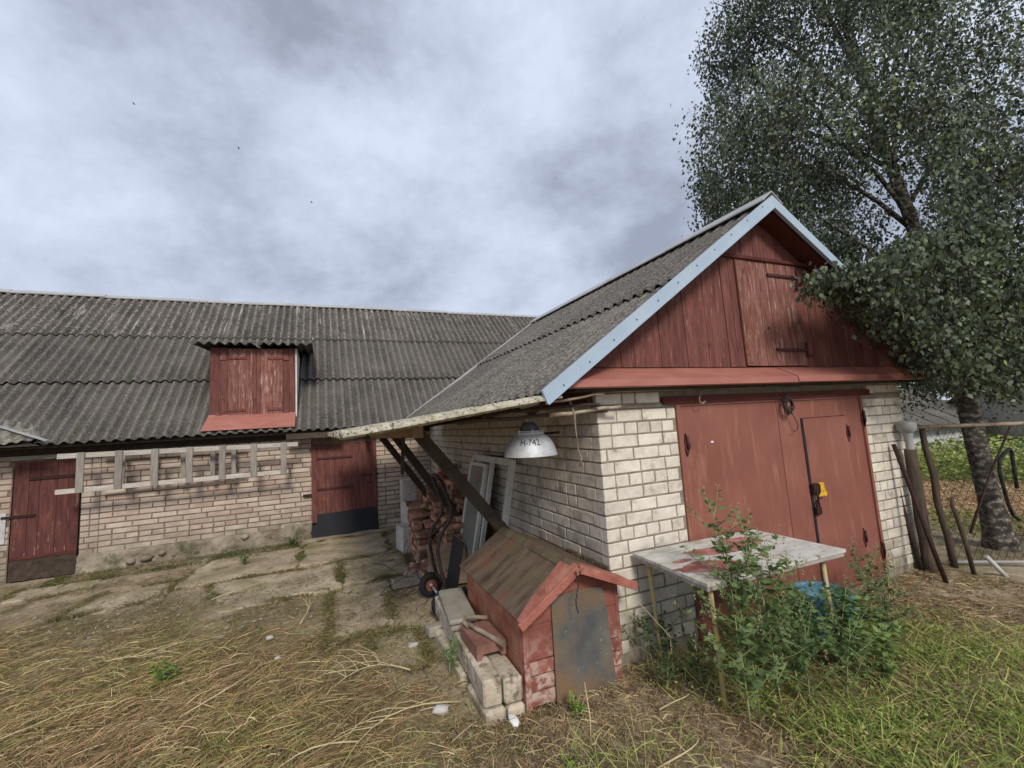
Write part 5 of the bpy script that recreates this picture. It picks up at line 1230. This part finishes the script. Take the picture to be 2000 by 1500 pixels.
weed('narrow_leaf_plant', (.90, 3.42, 0), .30, 'fresh green narrow leaved plant beside the cream blocks', 'plant', 70, branches=5, leaf=.085, dens=26, col=(.10, .20, .045), spread=.35, lw=.16, up=.1)
weed('seedling', (1.48, 2.58, 0), .15, 'bright green seedling in front of the kennel flap', 'plant', 71, branches=4, leaf=.05, dens=14, col=(.17, .30, .05), spread=.5, lw=.8)
weed('seedling', (1.20, 2.22, 0), .10, 'small bright seedling near the bottom edge of the yard', 'plant', 72, branches=3, leaf=.045, dens=14, col=(.17, .30, .05), spread=.5, lw=.8)
weed('broadleaf_plant', (-1.15, 4.35, 0), .16, 'yellow green leafy plant among the straw', 'plant', 73, branches=7, leaf=.075, dens=12, col=(.17, .27, .05), spread=.8, lw=.6)
weed('creeping_weed', (-.45, 8.30, 0), .14, 'low green weed at the foot of the barn wall left of the red door', 'plant', 74, branches=14, leaf=.045, dens=20, col=(.06, .11, .03), spread=1.7, lw=.6)
weed('creeping_weed', (-1.05, 7.55, 0), .16, 'green weed growing on the joint of the concrete apron', 'plant', 75, branches=12, leaf=.04, dens=20, col=(.07, .12, .03), spread=1.4, lw=.6)

# ------------------------------------------------------------------ strewn straw, grass and litter
def strands(name, n, pos, length, width, colf, lift=.02, ang=None, bend=.25, parent=None, mat='straw', rise=0.0, seg=4):
    r = rng; P0 = pos(n); n = len(P0)
    a = (r.uniform(0, 2*np.pi, n) if ang is None else ang(P0, n)); L_ = r.uniform(*length, n); w_ = r.uniform(*width, n)
    k = r.normal(0, bend, n)
    t = np.linspace(0, 1, seg+1)
    A = a[:, None]+k[:, None]*t[None, :]*2.0
    dx = np.cos(A)*L_[:, None]/seg; dy = np.sin(A)*L_[:, None]/seg
    X = P0[:, 0][:, None]+np.concatenate([np.zeros((n, 1)), np.cumsum(dx[:, :-1], 1)], 1)
    Y = P0[:, 1][:, None]+np.concatenate([np.zeros((n, 1)), np.cumsum(dy[:, :-1], 1)], 1)
    base = np.array([gz(x, y) for x, y in P0]); h0 = r.uniform(.003, lift, n); h1 = r.uniform(-.3, 1, n)*lift+rise*r.uniform(.3, 1, n)*L_
    arch = r.uniform(0, 1, n)*lift*1.2
    Z = base[:, None]+h0[:, None]+h1[:, None]*t[None, :]+.5*arch[:, None]*np.sin(np.pi*t)[None, :]
    Z = np.maximum(Z, base[:, None]+.002)
    wv = w_[:, None]*(1-.55*t[None, :])
    nx_, ny_ = -np.sin(A)*wv/2, np.cos(A)*wv/2; tz = r.normal(0, .4, n)[:, None]*wv
    Va = np.stack([X+nx_, Y+ny_, Z+tz], -1); Vb = np.stack([X-nx_, Y-ny_, Z-tz], -1)
    V = np.stack([Va, Vb], 2).reshape(n, -1, 3); m = V.shape[1]
    f = np.array([(2*i, 2*i+1, 2*i+3, 2*i+2) for i in range(seg)])
    F = (np.arange(n)[:, None, None]*m+f[None]).reshape(-1, 4)
    c = colf(P0, n); c = np.repeat(c, m, axis=0)
    o = npmesh(name, V.reshape(-1, 3), F, mat, c, parent); o['kind'] = 'stuff'; return o
def mixcol(cols, p=None):
    cols = np.array(cols)
    def f(P0, n):
        c = cols[rng.choice(len(cols), n, p=p)]; return c*rng.uniform(.75, 1.25, n)[:, None]
    return f
def clear(P):   # not inside buildings / kennel / apron centre
    x, y = P[:, 0], P[:, 1]
    k = ~((y > 8.62)) & ~((x > 2.03) & (x < 6.35) & (y > 2.88)) & ~((x > 1.2) & (x < 2.04) & (y > 2.76)) & ~((x > .93) & (x < 1.2) & (y > 2.75) & (y < 4.3))
    return P[k]
def zone(x0, x1, y0, y1, dens=None):
    def f(n):
        P = np.stack([rng.uniform(x0, x1, n), rng.uniform(y0, y1, n)], 1); P = clear(P)
        if dens is not None:
            d = np.array([dens(x, y) for x, y in P]); P = P[rng.uniform(0, 1, len(P)) < d]
        return P
    return f
sm_ = lambda a, b, x: max(0.0, min(1.0, (x-a)/(b-a)))
# the raked hay covers the near left of the yard, thinning towards the concrete
def hay(x, y):
    edge = 6.6+.25*x*(-1)*0-.55*max(0, x+3.0)      # far limit falls towards the right
    d = sm_(0, 1.2, edge-y)*sm_(-.2, .5, .75-x)
    return d*(.45+.9*max(0, nz3(x, y, 9, 1.1)+.35))
straw_cols = [(.58, .44, .22), (.42, .29, .14), (.75, .64, .38), (.27, .165, .085), (.13, .08, .045), (.30, .31, .10)]
strands('hay', 60000, zone(-4.6, 1.1, 2.2, 7.2, hay), (.05, .30), (.0014, .0036), mixcol(straw_cols, [.20, .22, .10, .20, .16, .12]), lift=.035, ang=lambda P, n: rng.normal(.30, .8, n)+np.pi*(rng.uniform(0, 1, n) < .5), bend=.09)
strands('hay_fines', 60000, zone(-4.6, 1.3, 2.2, 7.6, lambda x, y: min(1, hay(x, y)+.12)), (.02, .09), (.0015, .004), mixcol([(.36, .27, .13), (.20, .17, .06), (.12, .10, .04), (.24, .14, .07), (.10, .06, .035), (.46, .36, .2)], [.16, .24, .20, .16, .14, .10]), lift=.022, bend=.25)
strands('rusty_hay', 24000, zone(-4.6, -.2, 2.2, 5.2, lambda x, y: sm_(-.2, 1.0, 4.9+.35*(-x-1.8)-y)*sm_(-.1, .35, nz3(x, y, 13, .8)+.15)), (.04, .20), (.0014, .0034), mixcol([(.46, .30, .17), (.36, .22, .12), (.62, .46, .27), (.24, .14, .075)]), lift=.04, ang=lambda P, n: rng.normal(.35, .6, n), bend=.05)
strands('olive_hay', 34000, zone(-3.6, 1.4, 2.2, 6.2, lambda x, y: sm_(.0, .3, nz3(x, y, 27, .9))*hay(x, y)), (.04, .18), (.0014, .0034), mixcol([(.34, .36, .11), (.22, .26, .07), (.46, .44, .18), (.13, .16, .045)]), lift=.035, bend=.08)
def patch_green(x, y): return sm_(.05, .35, nz3(x, y, 21, 1.3))*(.9)
strands('dry_clippings', 40000, zone(.6, 6.4, .9, 2.85), (.03, .13), (.002, .005), mixcol([(.34, .24, .13), (.44, .33, .18), (.20, .13, .075), (.50, .42, .26), (.13, .085, .05)]), lift=.02, bend=.4)
def grass_d(x, y): # green ground cover, lower right
    d = sm_(2.0, 2.7, x-.35*(y-1.5))*sm_(2.55, 2.0, y-.0)*(1-sm_(4.0, 4.8, x))
    return d*(.12+1.7*max(0, nz3(x, y, 31, 1.7)+.14))+.14*patch_green(x, y)
greens = [(.22, .31, .06), (.30, .39, .09), (.13, .19, .045), (.42, .45, .16), (.40, .32, .15)]
strands('grass', 52000, zone(1.2, 5.6, .9, 2.8, grass_d), (.05, .19), (.0022, .0055), mixcol(greens), lift=.02, rise=.75, bend=.35)
strands('sparse_grass', 26000, zone(-4.5, 2.6, 2.0, 8.4, lambda x, y: .55*sm_(.12, .42, nz3(x, y, 21, .9))*(1 if y < 6.6 else .6)), (.04, .11), (.0025, .005), mixcol([(.085, .115, .03), (.13, .155, .05), (.17, .17, .07)]), lift=.015, rise=.55, bend=.35)
strands('wall_foot_moss', 9000, zone(-3.6, -.3, 8.05, 8.62, lambda x, y: .25+.6*sm_(0, .3, nz3(x, y, 5, 1.8))), (.03, .08), (.003, .006), mixcol([(.07, .095, .025), (.11, .13, .04), (.15, .12, .06)]), lift=.015, rise=.6)
def edges_pos(n):
    out_ = []
    for pts in SLABS[:-1]:
        for i in range(4):
            a, b = np.array(pts[i]), np.array(pts[(i+1) % 4]); m = int(n*np.linalg.norm(b-a)/30)
            t = rng.uniform(0, 1, m); P = a+(b-a)*t[:, None]+rng.normal(0, .035, (m, 2)); k = np.array([nz3(x, y, 44, 2.2) > -.12 for x, y in P]); out_.append(P[k])
    return clear(np.concatenate(out_))
strands('joint_weeds', 22000, edges_pos, (.02, .08), (.002, .005), mixcol([(.09, .12, .035), (.16, .15, .06), (.22, .15, .08), (.12, .075, .04), (.2, .25, .07)]), lift=.02, rise=.45, bend=.3)
# broad little leaves of the ground cover
def scatter_leaves(name, n, pos, size, colf, h=(.01, .10), lw=.7, mat='leaf_weed'):
    P = pos(n); n = len(P); z = np.array([gz(x, y) for x, y in P])+rng.uniform(*h, n)
    C = np.concatenate([P, z[:, None]], 1); a = rng.uniform(0, 6.28, n); D = unit(np.stack([np.cos(a), np.sin(a), rng.normal(.1, .35, n)], 1)); S = rng.uniform(*size, n)
    o = quad_leaves(C, D, S, S*lw, np.full(n, .06), colf(P, n), name, mat, up=(0, 0, 1.3)); o['kind'] = 'stuff'; return o
scatter_leaves('ground_cover', 26000, zone(1.9, 5.4, .9, 2.6, grass_d), (.010, .030), mixcol([(.20, .31, .06), (.29, .39, .08), (.12, .18, .045), (.42, .44, .12), (.36, .27, .13)]), h=(.01, .10))
scatter_leaves('clover_patches', 15000, zone(-4.2, 3.2, 2.0, 8.4, lambda x, y: .8*sm_(.2, .45, nz3(x, y, 21, .9))), (.012, .028), mixcol([(.07, .115, .03), (.11, .16, .04), (.15, .12, .06)]), h=(.005, .05))
scatter_leaves('dead_leaves', 2500, zone(-1.0, 6.2, 1.2, 6.5), (.015, .035), mixcol([(.24, .15, .08), (.35, .26, .15), (.16, .09, .05)]), h=(.004, .02), lw=.6)
strands('apron_crumbs', 15000, zone(-2.9, 1.4, 4.2, 8.5, lambda x, y: .25+.75*sm_(.05, .3, nz3(x, y, 51, 1.6))), (.008, .04), (.002, .005), mixcol([(.16, .11, .065), (.26, .19, .12), (.10, .07, .04), (.14, .14, .05), (.42, .34, .22)]), lift=.012, bend=.3)
bpy.data.objects['apron_crumbs'].location.z = .018
# pebbles and rubble crumbs
pb = MB(); rpb = random.Random(6)
for k in range(900):
    x, y = rpb.uniform(-3.2, 1.3), rpb.uniform(2.6, 8.2)
    s = rpb.choice((.006, .008, .010, .016)); z = gz(x, y)+s*.3+.012
    pb.add([(x-s, y, z), (x, y-s*.8, z), (x+s, y, z), (x, y+s*.9, z), (x+s*.2, y, z+s*.9), (x, y, z-s)], [(0, 1, 4), (1, 2, 4), (2, 3, 4), (3, 0, 4)])
pb.build('rubble_crumbs', 'paver', None, kind='stuff', fix=False)
# long loose stalks one can tell apart
rst = random.Random(41)
stalks = [((-.9, 3.75), .45, .75, 'bright stalk crossing the hay below the thick one'), ((-2.2, 3.9), .15, .8, 'pale stalk in the rusty hay at the bottom left'), ((.2, 2.95), 3.0, .6, 'short bright stalk near the bottom edge of the hay'), ((-.2, 4.9), 1.2, .55, 'forked thin stalk left of the thick splayed one'), ((.62, 3.55), 2.55, .55, 'thick pale stalk with splayed side shoots in the middle of the hay'), ((-1.75, 5.0), -.6, .62, 'long arching stalk running towards the leafy plant'), ((.85, 3.02), 2.95, .80, 'long pale stalk lying across the near hay'),
          ((-2.6, 4.55), .2, .7, 'slender stalk on the hay at far left'), ((1.95, 2.36), -.35, .30, 'split pale stalk with a white end right of the kennel'), ((1.6, 2.0), -.25, .40, 'bleached stalk on the dry clippings near the bottom edge'), ((-1.2, 6.2), .25, .9, 'straw coloured stalk at the edge of the concrete')]
for i, ((x, y), a, ln, lab) in enumerate(stalks):
    mb = MB(); pts = []
    for k in range(8): t = k/7; aa = a+.5*t*t; pts.append(Vector((x+math.cos(aa)*ln*t, y+math.sin(aa)*ln*t, gz(x, y)+.035+.04*math.sin(3.1*t))))
    mb.tube(pts, [.006*(1-.7*k/7) for k in range(8)], 5)
    if i in (4, 3, 5, 6):
        for j in range(10 if i == 4 else 4):
            q = pts[2+j % 5]; d = a+rst.uniform(-.9, .9); l2 = rst.uniform(.18, .42); b = [q+Vector((math.cos(d+.3*s)*l2*s, math.sin(d+.3*s)*l2*s, .06*s*(1-s)*2+rst.uniform(0, .07)*s)) for s in (0, .3, .6, 1)]; mb.tube(b, [.0035, .003, .0022, .0012], 4, cap=False)
    solo(mb, 'dry_stalk', 'dry_stalk', (x, y, 0), lab, 'stalk', 'loose dry stalks on the ground') if 'dry_stalk' in MATS else (M('dry_stalk', [(.3, (.42, .34, .18)), (.7, (.60, .52, .30))], ns=8, bump=0), solo(mb, 'dry_stalk', 'dry_stalk', (x, y, 0), lab, 'stalk', 'loose dry stalks on the ground'))
for (x, y, ln, h, a, lab) in [(1.40, 2.30, .05, .33, 1.2, 'upright thin dry stem before the kennel'), (2.30, 2.60, .25, .55, 2.3, 'dry stem leaning between kennel and table')]:
    solo(MB().tube([(x, y, 0), (x+.01, y, h*.5), (x+math.cos(a)*ln, y+math.sin(a)*ln, h)], [.0045, .004, .002], 5), 'dry_stalk', 'dry_stalk', (x, y, 0), lab, 'stalk', 'loose dry stalks on the ground')
for i, (x, y, r, lab) in enumerate([(.72, 3.95, .035, 'pale stone on the bare soil left of the blocks'), (-.45, 4.75, .03, 'whitish stone in the hay'), (.72, 3.0, .045, 'flat pale stone near the bottom of the yard'), (-.35, 4.3, .022, 'small pale stone beside the hay')]):
    solo(rock((x, y, .02), r, 30+i, (1.3, 1, .6)), 'stone', 'white_block', (x, y, 0), lab, 'stone', 'loose pale stones in the yard')
solo(rock((1.10, 2.70, .02), .05, 50, (.5, 1.2, .5)), 'rag', 'white_cloth', (1.1, 2.7, 0), 'crumpled white plastic scrap at the foot of the kennel post', 'scrap')
# moss and dead growth between kennel roof and wall
strands('dead_moss', 1800, lambda n: np.stack([rng.uniform(1.99, 2.045, n), rng.uniform(2.92, 3.5, n)], 1), (.02, .05), (.002, .005), mixcol([(.10, .075, .05), (.17, .13, .08), (.06, .045, .03)]), lift=.01, rise=.6)
bpy.data.objects['dead_moss'].location.z = .70

# ------------------------------------------------------------------ beyond the fence
def far_plants(name, n, x0, x1, y0, y1, cond, size, cols, h):
    def f(n_):
        P = np.stack([rng.uniform(x0, x1, n_), rng.uniform(y0, y1, n_)], 1); k = np.array([cond(x, y) for x, y in P]); return P[k]
    return scatter_leaves(name, n, f, size, mixcol(cols), h=h)
dcam = lambda x, y: x*.936+y*.351
far_plants('creeper', 16000, 7.0, 13.5, 1.6, 7.0, lambda x, y: 8.6 < dcam(x, y) < 10.3 and x > 7.0, (.03, .07), [(.26, .30, .05), (.34, .35, .07), (.14, .18, .04)], (.01, .12))
far_plants('leaf_litter', 12000, 7.5, 16, 2.0, 8.0, lambda x, y: 10.0 < dcam(x, y) < 14.5, (.04, .09), [(.42, .25, .12), (.50, .34, .18), (.28, .15, .07), (.55, .42, .26)], (.0, .05))
far_plants('low_hedge', 42000, 11.5, 24, 2.5, 13, lambda x, y: 14.0 < dcam(x, y) < 19, (.06, .13), [(.24, .30, .055), (.33, .38, .08), (.13, .19, .04), (.40, .42, .13)], (.0, .55))
far_plants('rough_meadow', 22000, 16, 40, 4, 24, lambda x, y: 19 < dcam(x, y) < 36, (.12, .25), [(.28, .34, .08), (.36, .40, .12), (.2, .26, .06)], (.0, .5))
def shed(name, c, sx, sy, h, rh_, a, label, wallm, roofm):
    t = thing(name, c, label, 'shed'); m = Matrix.Translation(c) @ Matrix.Rotation(a, 4, 'Z')
    P = lambda x, y, z: m @ Vector((x, y, z))
    MB().add([P(-sx, -sy, 0), P(sx, -sy, 0), P(sx, sy, 0), P(-sx, sy, 0), P(-sx, -sy, h), P(sx, -sy, h), P(sx, sy, h), P(-sx, sy, h), P(-sx, 0, h+rh_), P(sx, 0, h+rh_)],
             [(0, 1, 5, 4), (1, 2, 6, 9, 5), (2, 3, 7, 6), (3, 0, 4, 8, 7)]).build('wall', wallm, t)
    rf_ = MB().add([P(-sx-.3, 0, h+rh_+.03), P(sx+.3, 0, h+rh_+.03), P(sx+.3, 0, h+rh_+.08), P(-sx-.3, 0, h+rh_+.08)], [(0, 1, 2, 3)]).build('roof', roofm, t)
    L_ = math.hypot(sy+.35, rh_*(sy+.35)/sy); k = int((2*sx+.6)/1.02)
    for s in (-1, 1):
        for i in range(k):
            x0 = -sx-.3+i*1.02
            e = P(x0 if s < 0 else x0+1.03, s*(sy+.35), h-rh_*.35/sy+.03); ax = (m.to_3x3() @ Vector((1 if s < 0 else -1, 0, 0))); ay = m.to_3x3() @ Vector((0, -s*(sy+.35), rh_*(sy+.35)/sy))
            inst('sheet', sheet_mesh(1.03, round(L_, 2), roofm, seed=1), rf_, frame4(e, ax, ay))
    return t
shed('shed', (20.5, 10.5, 0), 3.5, 2.2, 1.0, 1.3, .0, 'low grey roofed shed glimpsed under the birch beyond the meadow', 'white_render', 'asbestos_sheet')
shed('shed', (27, 6.0, 0), 4.0, 2.6, 1.3, 1.7, -.3, 'dark roofed shed far right behind the birch trunk', 'grey_wood', 'asbestos_sheet')
# tree line on the horizon
rtl = random.Random(12)
def far_tree(x, y, h, r, i):
    t = thing('far_tree', (x, y, 0), 'dark tree on the far horizon beyond the two sheds', 'tree', 'trees beyond the sheds')
    MB().tube([(x, y, -.1), (x, y, h*.5)], [r*.10, r*.06], 8).build('trunk', 'birch_bark', t)
    n = 3500; u = rng.normal(size=(n, 3)); u = unit(u)*rng.uniform(.5, 1.0, n)[:, None]**.4; C = u*np.array([r, r, h*.42])+np.array([x, y, h*.56]); C += rng.normal(0, r*.08, (n, 3))
    D = unit(rng.normal(size=(n, 3))); S = rng.uniform(.25, .5, n)
    quad_leaves(C, D, S, S*.7, np.full(n, .06), mixcol([(.045, .07, .035), (.065, .095, .04)])(None, n), 'crown', 'leaf_weed', t)
for i, (x, y, h, r) in enumerate([(44, 22, 9, 5), (52, 14, 11, 6), (38, 27, 8, 4.5), (60, 20, 10, 6), (48, 30, 10, 6), (58, 8, 10, 6)]): far_tree(x, y, h, r, i)

# ------------------------------------------------------------------ three birds high up
for i, (d, lab) in enumerate([((-.393, 1.154, .788), 'leftmost of three tiny birds in the clouds'), ((-.168, 1.075, .671), 'middle one of three tiny birds in the clouds'), ((-.013, 1.028, .537), 'lowest of three tiny birds in the clouds')]):
    p = Vector(d)*28+Vector((0, 0, CAMZ)); t = thing('bird', p, lab, 'bird', 'birds in the sky')
    MB().lathe(p, [(0, -.07), (.018, -.03), (.022, 0), (.014, .05), (0, .08)], 8, axis=(1, .2, 0)).build('body', 'black_rubber', t)
    for s in (-1, 1): MB().add([p+Vector((.03, 0, 0)), p+Vector((.0, .07*s, .04)), p+Vector((-.06, .15*s, .01)), p+Vector((-.03, 0, 0)), p+Vector((0, .05*s, .02))], [(0, 1, 4), (4, 1, 2), (0, 4, 3), (4, 2, 3)]).build('wing', 'black_rubber', t)
